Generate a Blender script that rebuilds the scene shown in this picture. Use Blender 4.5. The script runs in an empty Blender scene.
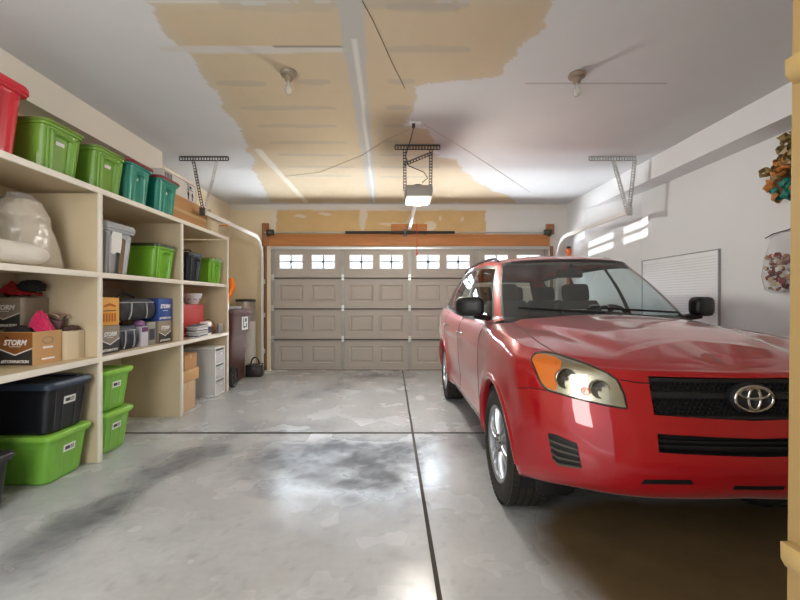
import bpy, bmesh, math, random
import numpy as np
from mathutils import Vector, Matrix, noise
from mathutils.bvhtree import BVHTree
random.seed(7)
PI = math.pi
SC = bpy.context.scene
COL = SC.collection

# ------------------------------------------------------------------ helpers
def lin(h):
    h = h.lstrip('#')
    r = []
    for i in (0, 2, 4):
        c = int(h[i:i+2], 16)/255
        r.append(c/12.92 if c <= .04045 else ((c+.055)/1.055)**2.4)
    return r

def mat(name, hexc, rough=.5, metal=0, var=.08, scale=6, bump=0, bscale=60, coat=0, spec=.5, alpha=1, stretch=None, sheen=0):
    """procedural material: base colour broken up by noise, optional bump"""
    m = bpy.data.materials.new(name); m.use_nodes = True
    nt = m.node_tree; n = nt.nodes; l = nt.links
    b = n['Principled BSDF']
    c = lin(hexc)
    tc = n.new('ShaderNodeTexCoord')
    src = tc.outputs['Object']
    if stretch:
        mp = n.new('ShaderNodeMapping'); mp.inputs['Scale'].default_value = stretch
        l.new(src, mp.inputs[0]); src = mp.outputs[0]
    nz = n.new('ShaderNodeTexNoise'); nz.inputs['Scale'].default_value = scale
    nz.inputs['Detail'].default_value = 4
    l.new(src, nz.inputs['Vector'])
    mx = n.new('ShaderNodeMix'); mx.data_type = 'RGBA'
    mx.inputs['A'].default_value = [max(0, x*(1-var)) for x in c]+[1]
    mx.inputs['B'].default_value = [min(1, x*(1+var)) for x in c]+[1]
    l.new(nz.outputs['Fac'], mx.inputs['Factor'])
    l.new(mx.outputs['Result'], b.inputs['Base Color'])
    b.inputs['Roughness'].default_value = rough
    b.inputs['Metallic'].default_value = metal
    b.inputs['Specular IOR Level'].default_value = spec
    b.inputs['Alpha'].default_value = alpha
    if coat:
        b.inputs['Coat Weight'].default_value = coat
        b.inputs['Coat Roughness'].default_value = .04
    if sheen:
        b.inputs['Sheen Weight'].default_value = sheen
    if bump:
        n2 = n.new('ShaderNodeTexNoise'); n2.inputs['Scale'].default_value = bscale
        n2.inputs['Detail'].default_value = 3
        l.new(src, n2.inputs['Vector'])
        bp = n.new('ShaderNodeBump'); bp.inputs['Strength'].default_value = bump
        bp.inputs['Distance'].default_value = .01
        l.new(n2.outputs['Fac'], bp.inputs['Height'])
        l.new(bp.outputs['Normal'], b.inputs['Normal'])
    return m

def glassmat(name, tint, gloss=.04, rough=.02, ior=1.5, haze=0):
    """thin glass: tinted see-through plus a fresnel reflection, optional milky haze"""
    m = bpy.data.materials.new(name); m.use_nodes = True
    nt = m.node_tree; n = nt.nodes; l = nt.links
    n.remove(n['Principled BSDF'])
    out = n['Material Output']
    t = n.new('ShaderNodeBsdfTransparent'); t.inputs[0].default_value = (*tint, 1)
    g = n.new('ShaderNodeBsdfGlossy'); g.inputs['Roughness'].default_value = rough
    fr = n.new('ShaderNodeFresnel'); fr.inputs[0].default_value = ior
    mx = n.new('ShaderNodeMixShader')
    first = t.outputs[0]
    if haze:
        d = n.new('ShaderNodeBsdfPrincipled'); d.inputs['Base Color'].default_value = (.93, .94, .94, 1); d.inputs['Roughness'].default_value = .3
        m2 = n.new('ShaderNodeMixShader'); m2.inputs[0].default_value = haze
        l.new(t.outputs[0], m2.inputs[1]); l.new(d.outputs[0], m2.inputs[2]); first = m2.outputs[0]
    ge = n.new('ShaderNodeNewGeometry'); mr = n.new('ShaderNodeMapRange')      # same reflectance from both sides of the sheet
    mr.inputs['To Min'].default_value = ior; mr.inputs['To Max'].default_value = 1/ior
    l.new(ge.outputs['Backfacing'], mr.inputs['Value']); l.new(mr.outputs['Result'], fr.inputs[0])
    l.new(fr.outputs[0], mx.inputs[0]); l.new(first, mx.inputs[1]); l.new(g.outputs[0], mx.inputs[2])
    l.new(mx.outputs[0], out.inputs[0])
    return m

def colmat(name, rough, spec=.5, bump=.1, bscale=80, roughattr=None, noise_amt=.06, nscale=9):
    """material whose base pattern (dirt, paint patches) sits in the surface's own colour attribute"""
    m = bpy.data.materials.new(name); m.use_nodes = True
    nt = m.node_tree; n = nt.nodes; l = nt.links
    b = n['Principled BSDF']
    a = n.new('ShaderNodeVertexColor'); a.layer_name = 'Col'
    tc = n.new('ShaderNodeTexCoord')
    nz = n.new('ShaderNodeTexNoise'); nz.inputs['Scale'].default_value = nscale; nz.inputs['Detail'].default_value = 6
    l.new(tc.outputs['Object'], nz.inputs['Vector'])
    mr = n.new('ShaderNodeMapRange'); mr.inputs['To Min'].default_value = 1-noise_amt*2; mr.inputs['To Max'].default_value = 1+noise_amt*2
    l.new(nz.outputs['Fac'], mr.inputs['Value'])
    mx = n.new('ShaderNodeVectorMath'); mx.operation = 'SCALE'
    l.new(a.outputs['Color'], mx.inputs[0]); l.new(mr.outputs['Result'], mx.inputs['Scale'])
    l.new(mx.outputs[0], b.inputs['Base Color'])
    b.inputs['Specular IOR Level'].default_value = spec
    if roughattr:
        mr2 = n.new('ShaderNodeMapRange'); mr2.inputs['From Min'].default_value = .3; mr2.inputs['From Max'].default_value = .7
        mr2.inputs['To Min'].default_value = roughattr[0]; mr2.inputs['To Max'].default_value = roughattr[1]
        n3 = n.new('ShaderNodeTexNoise'); n3.inputs['Scale'].default_value = 2.2; n3.inputs['Detail'].default_value = 3
        l.new(tc.outputs['Object'], n3.inputs['Vector']); l.new(n3.outputs['Fac'], mr2.inputs['Value'])
        # dark oily dirt is duller than the bare trowelled concrete
        bwn = n.new('ShaderNodeRGBToBW'); l.new(a.outputs['Color'], bwn.inputs[0])
        m3 = n.new('ShaderNodeMapRange'); m3.inputs['From Min'].default_value = .06; m3.inputs['From Max'].default_value = .35
        m3.inputs['To Min'].default_value = .35; m3.inputs['To Max'].default_value = 0
        l.new(bwn.outputs[0], m3.inputs['Value'])
        ad = n.new('ShaderNodeMath'); ad.operation = 'ADD'
        l.new(mr2.outputs['Result'], ad.inputs[0]); l.new(m3.outputs['Result'], ad.inputs[1])
        l.new(ad.outputs[0], b.inputs['Roughness'])
    else:
        b.inputs['Roughness'].default_value = rough
    if bump:
        n2 = n.new('ShaderNodeTexNoise'); n2.inputs['Scale'].default_value = bscale; n2.inputs['Detail'].default_value = 4
        l.new(tc.outputs['Object'], n2.inputs['Vector'])
        bp = n.new('ShaderNodeBump'); bp.inputs['Strength'].default_value = bump; bp.inputs['Distance'].default_value = .004
        l.new(n2.outputs['Fac'], bp.inputs['Height']); l.new(bp.outputs['Normal'], b.inputs['Normal'])
    return m

def link(o, parent=None):
    COL.objects.link(o)
    if parent: o.parent = parent
    return o

def meshobj(name, me, m=None, parent=None, smooth=None):
    if m is not None and not me.materials: me.materials.append(m)
    if smooth is not None: shade(me, smooth)
    return link(bpy.data.objects.new(name, me), parent)

def shade(me, ang):
    for p in me.polygons: p.use_smooth = True
    if ang < 179:
        bm = bmesh.new(); bm.from_mesh(me)
        for e in bm.edges:
            if len(e.link_faces) == 2 and e.calc_face_angle(0) > math.radians(ang): e.smooth = False
        bm.to_mesh(me); bm.free()

class MB:
    """collects shapes for ONE mesh object"""
    def __init__(s): s.bm = bmesh.new()
    def faces(s, verts, faces):
        vs = [s.bm.verts.new(v) for v in verts]
        for f in faces:
            try: s.bm.faces.new([vs[i] for i in f])
            except ValueError: pass
        return vs
    def box(s, x0, x1, y0, y1, z0, z1, M=None):
        v = [Vector((x, y, z)) for x in (x0, x1) for y in (y0, y1) for z in (z0, z1)]
        if M is not None: v = [M @ p for p in v]
        s.faces(v, [(0,1,3,2),(4,6,7,5),(0,4,5,1),(2,3,7,6),(0,2,6,4),(1,5,7,3)])
        return s
    def bar(s, p0, p1, w, h, up=(0,0,1)):
        p0, p1 = Vector(p0), Vector(p1); d = (p1-p0); L = d.length; d.normalize()
        u = Vector(up)
        if abs(d.dot(u)) > .98: u = Vector((1,0,0))
        sx = d.cross(u).normalized(); uz = sx.cross(d).normalized()
        M = Matrix((sx, d, uz)).transposed().to_4x4(); M.translation = p0
        return s.box(-w/2, w/2, 0, L, -h/2, h/2, M)
    def tube(s, pts, r, n=8, caps=True):
        pts = [Vector(p) for p in pts]
        rr = r if hasattr(r, '__len__') else [r]*len(pts)
        rings = []; prev = None
        for i, p in enumerate(pts):
            d = (pts[min(i+1, len(pts)-1)]-pts[max(i-1, 0)])
            if d.length < 1e-9: d = Vector((0,0,1))
            d.normalize()
            if prev is None:
                a = Vector((0,0,1)) if abs(d.z) < .9 else Vector((1,0,0))
                u = d.cross(a).normalized()
            else:
                u = (prev - d*prev.dot(d)); u.normalize()
            prev = u; w = d.cross(u)
            rings.append([s.bm.verts.new(p+(u*math.cos(2*PI*k/n)+w*math.sin(2*PI*k/n))*rr[i]) for k in range(n)])
        for a, b in zip(rings, rings[1:]):
            for k in range(n): s.bm.faces.new((a[k], a[(k+1)%n], b[(k+1)%n], b[k]))
        if caps:
            s.bm.faces.new(rings[0][::-1]); s.bm.faces.new(rings[-1])
        return s
    def lathe(s, prof, n=24, M=None, closed=False):
        """prof: (r,z) pairs about the z axis"""
        M = M or Matrix()
        rings = []
        for r, z in prof:
            if r < 1e-6: rings.append([s.bm.verts.new(M @ Vector((0,0,z)))])
            else: rings.append([s.bm.verts.new(M @ Vector((r*math.cos(2*PI*k/n), r*math.sin(2*PI*k/n), z))) for k in range(n)])
        pairs = list(zip(rings, rings[1:]))
        if closed: pairs.append((rings[-1], rings[0]))
        for a, b in pairs:
            for k in range(n):
                A = [a[k % len(a)], a[(k+1) % len(a)], b[(k+1) % len(b)], b[k % len(b)]]
                f = []
                for v in A:
                    if v not in f: f.append(v)
                if len(f) > 2: s.bm.faces.new(f)
        return s
    def prism(s, poly, d, M=None):
        """poly in local xy, extruded by d in z"""
        M = M or Matrix()
        a = [s.bm.verts.new(M @ Vector((x, y, 0))) for x, y in poly]
        b = [s.bm.verts.new(M @ Vector((x, y, d))) for x, y in poly]
        s.bm.faces.new(a[::-1]); s.bm.faces.new(b)
        n = len(poly)
        for k in range(n): s.bm.faces.new((a[k], a[(k+1)%n], b[(k+1)%n], b[k]))
        return s
    def loft(s, rings, caps=True, close=True):
        R = [[s.bm.verts.new(p) for p in r] for r in rings]
        for a, b in zip(R, R[1:]):
            n = len(a)
            for k in range(n if close else n-1): s.bm.faces.new((a[k], a[(k+1)%n], b[(k+1)%n], b[k]))
        if caps:
            s.bm.faces.new(R[0][::-1]); s.bm.faces.new(R[-1])
        return s
    def mesh(s, name='m'):
        me = bpy.data.meshes.new(name)
        bmesh.ops.recalc_face_normals(s.bm, faces=s.bm.faces)
        s.bm.to_mesh(me); s.bm.free()
        return me
    def build(s, name, m, parent=None, smooth=None, bevel=0, seg=2):
        if bevel:
            bmesh.ops.recalc_face_normals(s.bm, faces=s.bm.faces)
            es = [e for e in s.bm.edges if len(e.link_faces) == 2 and e.calc_face_angle(0) > .6]
            bmesh.ops.bevel(s.bm, geom=es, offset=bevel, segments=seg, affect='EDGES', profile=.5, clamp_overlap=True)
            if smooth is None: smooth = 40
        return meshobj(name, s.mesh(name), m, parent, smooth)

def tag(o, label, cat, group=None):
    o['label'] = label; o['category'] = cat
    if group: o['group'] = group
    return o

def thing(name, label, cat, loc=(0,0,0), rz=0, group=None):
    o = bpy.data.objects.new(name, None); COL.objects.link(o)
    o.location = loc; o.rotation_euler = (0, 0, rz); o.empty_display_size = .1
    return tag(o, label, cat, group)

def struct(o):
    o['kind'] = 'structure'; return o

def copy_tree(o, parent=None):
    c = o.copy(); COL.objects.link(c); c.parent = parent
    for ch in o.children: copy_tree(ch, c)
    return c

def text(name, s, size, m, parent, M, extrude=.0006, shear=0, bold=0, align='CENTER', sx=1):
    cu = bpy.data.curves.new(name, 'FONT'); cu.body = s; cu.size = size; cu.extrude = extrude
    cu.align_x = align; cu.align_y = 'CENTER'; cu.shear = shear; cu.offset = bold; cu.resolution_u = 2
    t = bpy.data.objects.new(name, cu); COL.objects.link(t)
    bpy.context.view_layer.update()
    me = bpy.data.meshes.new_from_object(t.evaluated_get(bpy.context.evaluated_depsgraph_get()))
    bpy.data.objects.remove(t); bpy.data.curves.remove(cu)
    me.transform(M @ Matrix.Diagonal((sx, 1, 1, 1)))
    me.materials.clear()
    return meshobj(name, me, m, parent)

# text matrices: face +X (reads along +Y), face -Y (reads along +X)
def face_px(x, y, z): 
    return Matrix.Translation((x, y, z)) @ Matrix(((0,0,1,0),(1,0,0,0),(0,1,0,0),(0,0,0,1)))
def face_my(x, y, z):
    return Matrix.Translation((x, y, z)) @ Matrix(((1,0,0,0),(0,0,-1,0),(0,1,0,0),(0,0,0,1)))

def join_mesh(name, objs_meshes): pass

# numpy value noise ---------------------------------------------------------
_rng = np.random.RandomState(3)
_T = _rng.rand(256, 256)
def vnoise(x, y):
    xi = np.floor(x).astype(int); yi = np.floor(y).astype(int)
    fx = x-xi; fy = y-yi
    fx = fx*fx*(3-2*fx); fy = fy*fy*(3-2*fy)
    g = lambda a, b: _T[a % 256, b % 256]
    return (g(xi, yi)*(1-fx)+g(xi+1, yi)*fx)*(1-fy)+(g(xi, yi+1)*(1-fx)+g(xi+1, yi+1)*fx)*fy
def fbm(x, y, s=1, o=5):
    t = 0; a = .5; n = 0
    for i in range(o):
        t = t+a*vnoise(x*s+i*17.3, y*s+i*9.1); n += a; a *= .5; s *= 2.03
    return t/n
def sstep(a, b, x):
    t = np.clip((x-a)/(b-a), 0, 1); return t*t*(3-2*t)
def inpoly(x, y, poly):
    r = np.zeros(x.shape, bool); n = len(poly)
    for i in range(n):
        x1, y1 = poly[i]; x2, y2 = poly[(i+1) % n]
        c = ((y1 > y) != (y2 > y)) & (x < (x2-x1)*(y-y1)/((y2-y1) if y2 != y1 else 1e-9)+x1)
        r ^= c
    return r
def seg_dist(x, y, p, q):
    px, py = p; qx, qy = q
    dx, dy = qx-px, qy-py
    t = np.clip(((x-px)*dx+(y-py)*dy)/(dx*dx+dy*dy+1e-12), 0, 1)
    return np.hypot(x-(px+t*dx), y-(py+t*dy))

def paint_sheet(name, us, vs, place, color, m, flip=False):
    """a fine grid; place(u,v)->xyz arrays, color(u,v)->rgb arrays"""
    U, V = np.meshgrid(us, vs); nu, nv = len(us), len(vs)
    X, Y, Z = place(U, V)
    co = np.stack([X, Y, Z], -1).reshape(-1, 3)
    idx = np.arange(nu*nv).reshape(nv, nu)
    a, b, c, d = idx[:-1, :-1], idx[:-1, 1:], idx[1:, 1:], idx[1:, :-1]
    q = np.stack([a, d, c, b] if flip else [a, b, c, d], -1).reshape(-1, 4)
    me = bpy.data.meshes.new(name)
    me.vertices.add(len(co)); me.vertices.foreach_set('co', co.astype(np.float32).ravel())
    me.loops.add(q.size); me.loops.foreach_set('vertex_index', q.astype(np.int32).ravel())
    me.polygons.add(len(q)); me.polygons.foreach_set('loop_start', (np.arange(len(q))*4).astype(np.int32))
    me.update(calc_edges=True); me.validate()
    ca = me.color_attributes.new('Col', 'FLOAT_COLOR', 'POINT')
    rgb = color(U, V).reshape(-1, 3)
    ca.data.foreach_set('color', np.concatenate([rgb, np.ones((len(rgb), 1))], 1).astype(np.float32).ravel())
    return meshobj(name, me, m)

# ------------------------------------------------------------------ camera
F = 403.0; H = 1.27; VX, VY = 391.0, 300.0
cam = bpy.data.cameras.new('camera'); co = bpy.data.objects.new('camera', cam); COL.objects.link(co)
cam.sensor_width = 36; cam.lens = F/800*36
cam.shift_x = (400-VX)/800
cam.clip_start = .05
co.location = (0, 0, H); co.rotation_euler = (PI/2, 0, 0)
SC.camera = co
CEIL = 3.0
def on_floor(px, py): Y = F*H/(py-VY); return ((px-VX)*Y/F, Y)
def on_ceil(px, py): Y = F*(CEIL-H)/(VY-py); return ((px-VX)*Y/F, Y)

# ------------------------------------------------------------------ room
YB = 7.30         # inner face of the garage door wall
XL, XLB = -2.93, -2.68
XR, XRB = 3.45, 3.17
BEAM = 2.74
Y0 = -.6
OPENER_W, FILL_W, GLINT_W, DRIVE_W = 100, 55, 12000, 5000
WORLD_BACK, WORLD_FRONT, EXPOSURE = .8, 3.5, .28
M_white = mat('painted drywall', '#e6dfd1', .85, var=.03, scale=2, bump=.06, bscale=40)
M_grey_paint = mat('grey white painted drywall', '#e3e5e7', .8, var=.03, scale=2, bump=.05, bscale=40)
M_cream = mat('cream painted plywood', '#cfbe9e', .7, var=.05, scale=3, bump=.05, bscale=50)
M_edge = mat('cream painted shelf edge', '#e6e0d2', .6, var=.04, scale=5)
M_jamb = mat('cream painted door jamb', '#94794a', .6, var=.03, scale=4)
M_wood = mat('orange stained lumber', '#b0733f', .6, var=.25, scale=5, stretch=(.6, 6, 9), bump=.1)
M_woodv = mat('orange brown lumber upright', '#96653e', .6, var=.25, scale=5, stretch=(8, 8, .6), bump=.1)
M_steel = mat('galvanised steel', '#c9cbc9', .38, .8, var=.12, scale=14)
M_darksteel = mat('dull perforated steel', '#55524c', .5, .6, var=.2, scale=20)
M_black = mat('black rubber', '#17171a', .55, var=.2)
M_blackpl = mat('black plastic', '#1d1e21', .42, var=.12)
M_whitepl = mat('white plastic', '#e9e9e6', .4, var=.03)

# floor: four concrete slabs with open joints between them
jx, jy, gap = .207, 3.85, .0115
def floor_col(X, Y):
    n1 = fbm(X, Y, 1.1); n2 = fbm(X+40, Y+11, 4.5); n3 = fbm(X*.7+7, Y*2+3, 12)
    g = .47+.10*(n1-.5)+.10*(n2-.5)+.04*(n3-.5)
    base = np.stack([g*.975, g*.995, g*1.0], -1)
    def stain(pts, w, k, thr=.0, col=(.07, .073, .085)):
        nonlocal base
        d = np.full(X.shape, 9.)
        for p, q in zip(pts, pts[1:]): d = np.minimum(d, seg_dist(X, Y, on_floor(*p), on_floor(*q)))
        d = d + (fbm(X+3, Y+5, 2.6)-.5)*w*1.3 + (fbm(X+9, Y+1, 9)-.5)*w*.6
        a = k*sstep(w, w*.1, d)*(.50+.65*fbm(X+20, Y+30, 6)+.22*sstep(.45, .62, fbm(X+2, Y+8, 17, 3)))
        a = np.clip(a, 0, .93)[..., None]
        base = base*(1-a)+np.array(col)*a
    # tyre and oil marks
    stain([(300, 462), (395, 452)], .55, .85)
    stain([(350, 447), (375, 478)], .36, .95)
    stain([(320, 470), (330, 500)], .22, .4)
    stain([(60, 530), (200, 452)], .26, .72)
    stain([(0, 575), (90, 520)], .32, .55)
    stain([(200, 452), (250, 425)], .22, .35)
    stain([(290, 400), (360, 378)], .35, .55)
    stain([(360, 376), (400, 374)], .35, .65)
    stain([(250, 430), (330, 425)], .25, .25)
    stain([(425, 470), (470, 440)], .25, .30)
    stain([(400, 555), (415, 560)], .10, .30)
    stain([(310, 520), (390, 500)], .3, .25)
    stain([(180, 590), (300, 560)], .4, .22, col=(.30, .27, .22))
    d = np.hypot((X-1.5)/1.0, (Y-3.4)/2.2)  # smooth darker patch of floor below the car
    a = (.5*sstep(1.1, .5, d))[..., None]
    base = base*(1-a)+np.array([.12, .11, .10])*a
    # light worn patches and specks
    a = (.30*sstep(.50, .80, fbm(X+70, Y, 2.0)))[..., None]
    base = base*(1-a)+np.array([.62, .63, .63])*a
    sp = sstep(.74, .80, fbm(X*1.0+5, Y*1.0, 22, 2))[..., None]*.35
    sp = sp*.5
    base = base*(1-sp)+np.array([.14, .14, .15])*sp
    # brown dirt and painted jamb shadow under and in front of the car
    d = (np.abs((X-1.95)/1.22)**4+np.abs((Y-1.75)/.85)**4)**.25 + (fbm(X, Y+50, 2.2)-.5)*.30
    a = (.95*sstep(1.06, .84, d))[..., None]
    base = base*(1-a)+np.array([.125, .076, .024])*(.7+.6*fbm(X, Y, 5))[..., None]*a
    return np.clip(base, 0, 1)
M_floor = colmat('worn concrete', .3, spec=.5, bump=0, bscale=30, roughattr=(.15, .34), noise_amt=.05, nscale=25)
parts = []
def axis(a, b, st): return np.linspace(a, b, max(2, int((b-a)/st)+1))
slabs = []
for i, (x0, x1) in enumerate(((XL-.1, jx-gap), (jx+gap, XR+.1))):
    for j, (y0, y1) in enumerate(((Y0, jy-.019), (jy+.019, YB+.3))):
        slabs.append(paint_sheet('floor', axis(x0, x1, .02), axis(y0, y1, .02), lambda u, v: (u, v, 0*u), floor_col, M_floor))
bmf = bmesh.new()
for s in slabs: bmf.from_mesh(s.data)
mef = bpy.data.meshes.new('floor')
# dark joint bottom
M_joint = mat('dark joint filler', '#453e34', .8, var=.3, scale=30)
b0 = len(bmf.faces)
for (a, b, c, d) in ((XL-.1, XR+.1, Y0, YB+.3),):
    vs = [bmf.verts.new(p) for p in ((a, c, -.014), (b, c, -.014), (b, d, -.014), (a, d, -.014))]
    f = bmf.faces.new(vs); f.material_index = 1
bmf.to_mesh(mef); bmf.free()
mef.materials.append(M_floor); mef.materials.append(M_joint)
for s in slabs:
    me = s.data; bpy.data.objects.remove(s); bpy.data.meshes.remove(me)
struct(meshobj('floor', mef))

# ceiling: grey paint, raw tan drywall left in the middle, mud joints and screw rows
TAN = [(143, -2), (158, 32), (186, 56), (216, 94), (246, 139), (254, 169), (272, 203), (520, 203), (470, 178), (455, 160), (437, 158), (430, 128),
       (404, 126), (416, 108), (415, 86), (450, 79), (475, 80), (500, 74), (520, 50), (545, 25), (553, -2)]
TANC = [on_ceil(*p) for p in TAN]
TANC = [TANC[0]] + TANC[1:]
def edge_dist(X, Y, poly):
    d = np.full(X.shape, 9.)
    for p, q in zip(poly, poly[1:]+poly[:1]): d = np.minimum(d, seg_dist(X, Y, p, q))
    return d
def ceil_col(X, Y):
    wx = X+(fbm(X, Y, 3)-.5)*.16+(fbm(X, Y, 14)-.5)*.05; wy = Y+(fbm(X+30, Y, 3)-.5)*.16
    ins = inpoly(wx, wy, TANC) | ((Y < 2.33) & (X > -1.44*Y/2.33) & (X < .94))
    grey = np.array(lin('#d3d5d6'))*(1+.05*(fbm(X, Y, 1.2)-.5))[..., None]
    tan = np.array(lin('#c9b99d'))*(1+.10*(fbm(X+8, Y, 1.5)-.5)+.05*(fbm(X*4, Y, 5)-.5))[..., None]
    c = np.where(ins[..., None], tan, grey)
    ed = edge_dist(wx, wy, TANC)
    a = (ins*.45*sstep(.10, .0, ed))[..., None]
    c = c*(1-a)+np.array(lin('#c9c2b2'))*a
    mud = np.array(lin('#aea79b'))
    def blob(px0, px1, py, w, k=.8, colr=mud):
        nonlocal c
        x0, y = on_ceil(px0, py); x1, _ = on_ceil(px1, py)
        wob = (fbm(X*1.2, Y*0+py, 3)-.5)*w*.8
        t = np.clip((X-x0)/(x1-x0), 0, 1)
        ww = w*(.45+.55*np.sqrt(np.clip(4*t*(1-t), 0, 1)))
        a = k*((X > x0) & (X < x1))*sstep(ww, ww*.75, np.abs(Y-y+wob))
        c = c*(1-a[..., None])+colr*a[..., None]
    for a_ in ((299, 330, 82), (216, 265, 83), (239, 336, 108), (257, 338, 126), (269, 347, 142.5), (278, 347, 155), (287, 355, 167), (295, 352, 176),
               (387, 460, 7), (387, 470, 49), (388, 414, 82), (385, 410, 108), (384, 404, 126), (383, 400, 142), (380, 440, 155), (380, 440, 167), (380, 436, 177)):
        blob(*a_, .05, .55)
    blob(330, 470, 3, .06, .5); blob(220, 335, 5, .07, .35)
    # butt joint across
    blob(160, 348, 49, .05, .9, np.array(lin('#cfcdc8')))
    blob(272, 346, 46.5, .012, .9, np.array(lin('#7a7268')))
    blob(525, 668, 83.5, .010, .7, np.array(lin('#9a9a98')))
    # long taped seams
    for (p, q, w, k, colr) in (((349, 1), (373, 202), .085, .95, np.array(lin('#b9b9b5'))), ((355, 40), (374, 202), .020, .8, np.array(lin('#dcdad4'))), ((258, 150), (306, 202), .05, .8, np.array(lin('#dedad0')))):
        p, q = on_ceil(*p), on_ceil(*q)
        if w > .1: p = (p[0]-.02, Y0); q = (q[0], YB)
        d = seg_dist(X, Y, p, q)+(fbm(X*2, Y*2, 3)-.5)*w*.6
        a = k*sstep(w, w*.7, d)
        c = c*(1-a[..., None])+colr*a[..., None]
    return np.clip(c, 0, 1)
M_ceil = colmat('patchy ceiling drywall', .9, spec=.2, bump=.08, bscale=30, noise_amt=.02, nscale=3)
o = paint_sheet('ceiling', axis(XL-.1, XR+.1, .018), axis(Y0, YB+.1, .018), lambda u, v: (u, v, 0*u+CEIL), ceil_col, M_ceil, flip=True)
struct(o)

# left wall with the thicker upper part, set back beyond y = 4.72
b = MB(); b.box(XL-.12, XL, Y0, YB+.1, 0, CEIL)
struct(b.build('wall_left', mat('cream painted drywall', '#d6c8ae', .85, var=.03, scale=2, bump=.06, bscale=40)))
b = MB(); b.box(XL, XLB, Y0, 4.72, BEAM, CEIL)
struct(b.build('trim_1', M_white))
# right wall tapering to the beam's face towards the far corner
b = MB()
b.prism([(XR+.15, Y0), (XR, Y0), (XR, 5.55), (XRB, 6.6), (XRB, YB+.1), (XR+.15, YB+.1)][::-1], CEIL)
struct(b.build('wall_right', M_grey_paint))
b = MB(); b.prism([(XRB, Y0), (XR, Y0), (XR, 5.55), (XRB, 6.6)], CEIL-BEAM, Matrix.Translation((0, 0, BEAM)))
struct(b.build('trim_2', M_grey_paint))

# far wall: painted, raw tan drywall over the header, opening for the door
DL, DR, DT = -2.18, 2.86, 2.232
TANB = [(276, 236), (276, 209), (350, 208), (430, 208), (485, 210), (485, 236)]
def bw(px, py): return ((px-VX)*YB/F, H+(VY-py)*YB/F)
TB = [bw(*p) for p in TANB]
def back_col(X, Z):
    wx = X+(fbm(X, Z, 6)-.5)*.06; wz = Z+(fbm(X+9, Z, 6)-.5)*.06
    ins = inpoly(wx, wz, TB)
    left = sstep(-1.9, -2.3, X)[..., None]
    w = np.array(lin('#d9d8d4'))*(1-left)+np.array(lin('#e0d0b0'))*left
    w = w*(1+.05*(fbm(X, Z, 2)-.5))[..., None]
    t = np.array(lin('#c9ab7c'))*(1+.15*(fbm(X, Z, 5)-.5))[..., None]
    c = np.where(ins[..., None], t, w)
    for (px, py, rw, rh) in ((363, 215, .07, .30), (325, 214, .13, .03), (300, 216, .10, .03), (411, 228, .09, .25), (440, 218, .03, .05), (462, 219, .03, .05), (395, 224, .3, .03), (430, 226, .12, .08)):
        x, z = bw(px, py)
        a = .8*sstep(1.15, .8, np.hypot((wx-x)/rw, (wz-z)/rh)); a = a[..., None]
        c = c*(1-a)+np.array(lin('#d8cfbd'))*a
    a = .85*sstep(.075, .05, np.abs(Z-2.955+(fbm(X, Z, 4)-.5)*.05))[..., None]
    c = c*(1-a)+np.array(lin('#d3d0c8'))*a
    return np.clip(c, 0, 1)
M_back = colmat('far wall drywall', .88, spec=.2, bump=.06, bscale=40, noise_amt=.02, nscale=4)
us = axis(XL-.1, XR+.1, .018); 
def keep_back():
    o = paint_sheet('wall_back', us, axis(0, CEIL+.02, .018), lambda u, v: (u, 0*u+YB, v), back_col, M_back)
    bm = bmesh.new(); bm.from_mesh(o.data)
    dead = [f for f in bm.faces if DL < f.calc_center_median().x < DR and f.calc_center_median().z < DT]
    bmesh.ops.delete(bm, geom=dead, context='FACES')
    r = bmesh.ops.extrude_face_region(bm, geom=bm.faces[:])
    bmesh.ops.translate(bm, verts=[g for g in r['geom'] if isinstance(g, bmesh.types.BMVert)], vec=(0, .14, 0))
    bmesh.ops.recalc_face_normals(bm, faces=bm.faces)
    bm.to_mesh(o.data); bm.free()
    return o
struct(keep_back())
# lumber around the opening
hd = MB(); hd.box(-2.20, 2.86, YB-.045, YB-.001, 2.243, 2.452)
struct(hd.build('trim_3', M_wood, bevel=.004))
for k, (x0, x1, z0, z1) in enumerate(((-2.325, -2.205, 2.243, 2.655), (2.80, 2.94, 2.455, 2.64), (0.0, .65, 2.455, 2.64))):
    b = MB(); b.box(x0, x1, YB-.045, YB-.001, z0, z1); struct(b.build('trim_%d' % (4+k), M_woodv if k != 2 else M_wood, bevel=.003))
for k, x in enumerate((-2.30, 2.87)):
    b = MB(); b.box(x, x+.055, YB-.03, YB-.001, 0, 2.243); struct(b.build('trim_%d' % (7+k), mat('weathered brown lumber', '#77583e', .7, var=.2, scale=6), bevel=.003))

# door jamb the picture is taken past, with its two catch blocks
t = bpy.data.objects.new('door_1', None); COL.objects.link(t); struct(t); t.location = (.4822, .5, 0); t.rotation_euler = (0, math.radians(.55), 0)
b = MB(); b.box(.0, .13, -.16, 0, -.0, 2.2); b.build('jamb', M_jamb, t, bevel=.001)
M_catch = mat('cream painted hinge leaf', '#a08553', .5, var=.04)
for z, h in ((1.549, .032), (.956, .036)):
    b = MB(); b.prism([(0.003, -h/2), (-.008, -h/2+.006), (-.0125, -h*.1), (-.0135, h/2), (.003, h/2)], .03, Matrix(((1,0,0,0),(0,0,1,-.034),(0,1,0,z),(0,0,0,1))))
    b.build('hinge', M_catch, t, bevel=.0015)

# house wall to the right of the doorway
b = MB(); b.box(.614, XR+.1, .345, .49, 0, CEIL); struct(b.build('wall_front', mat('warm painted house wall', '#cdbb98', .85, var=.03, scale=2)))

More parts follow.
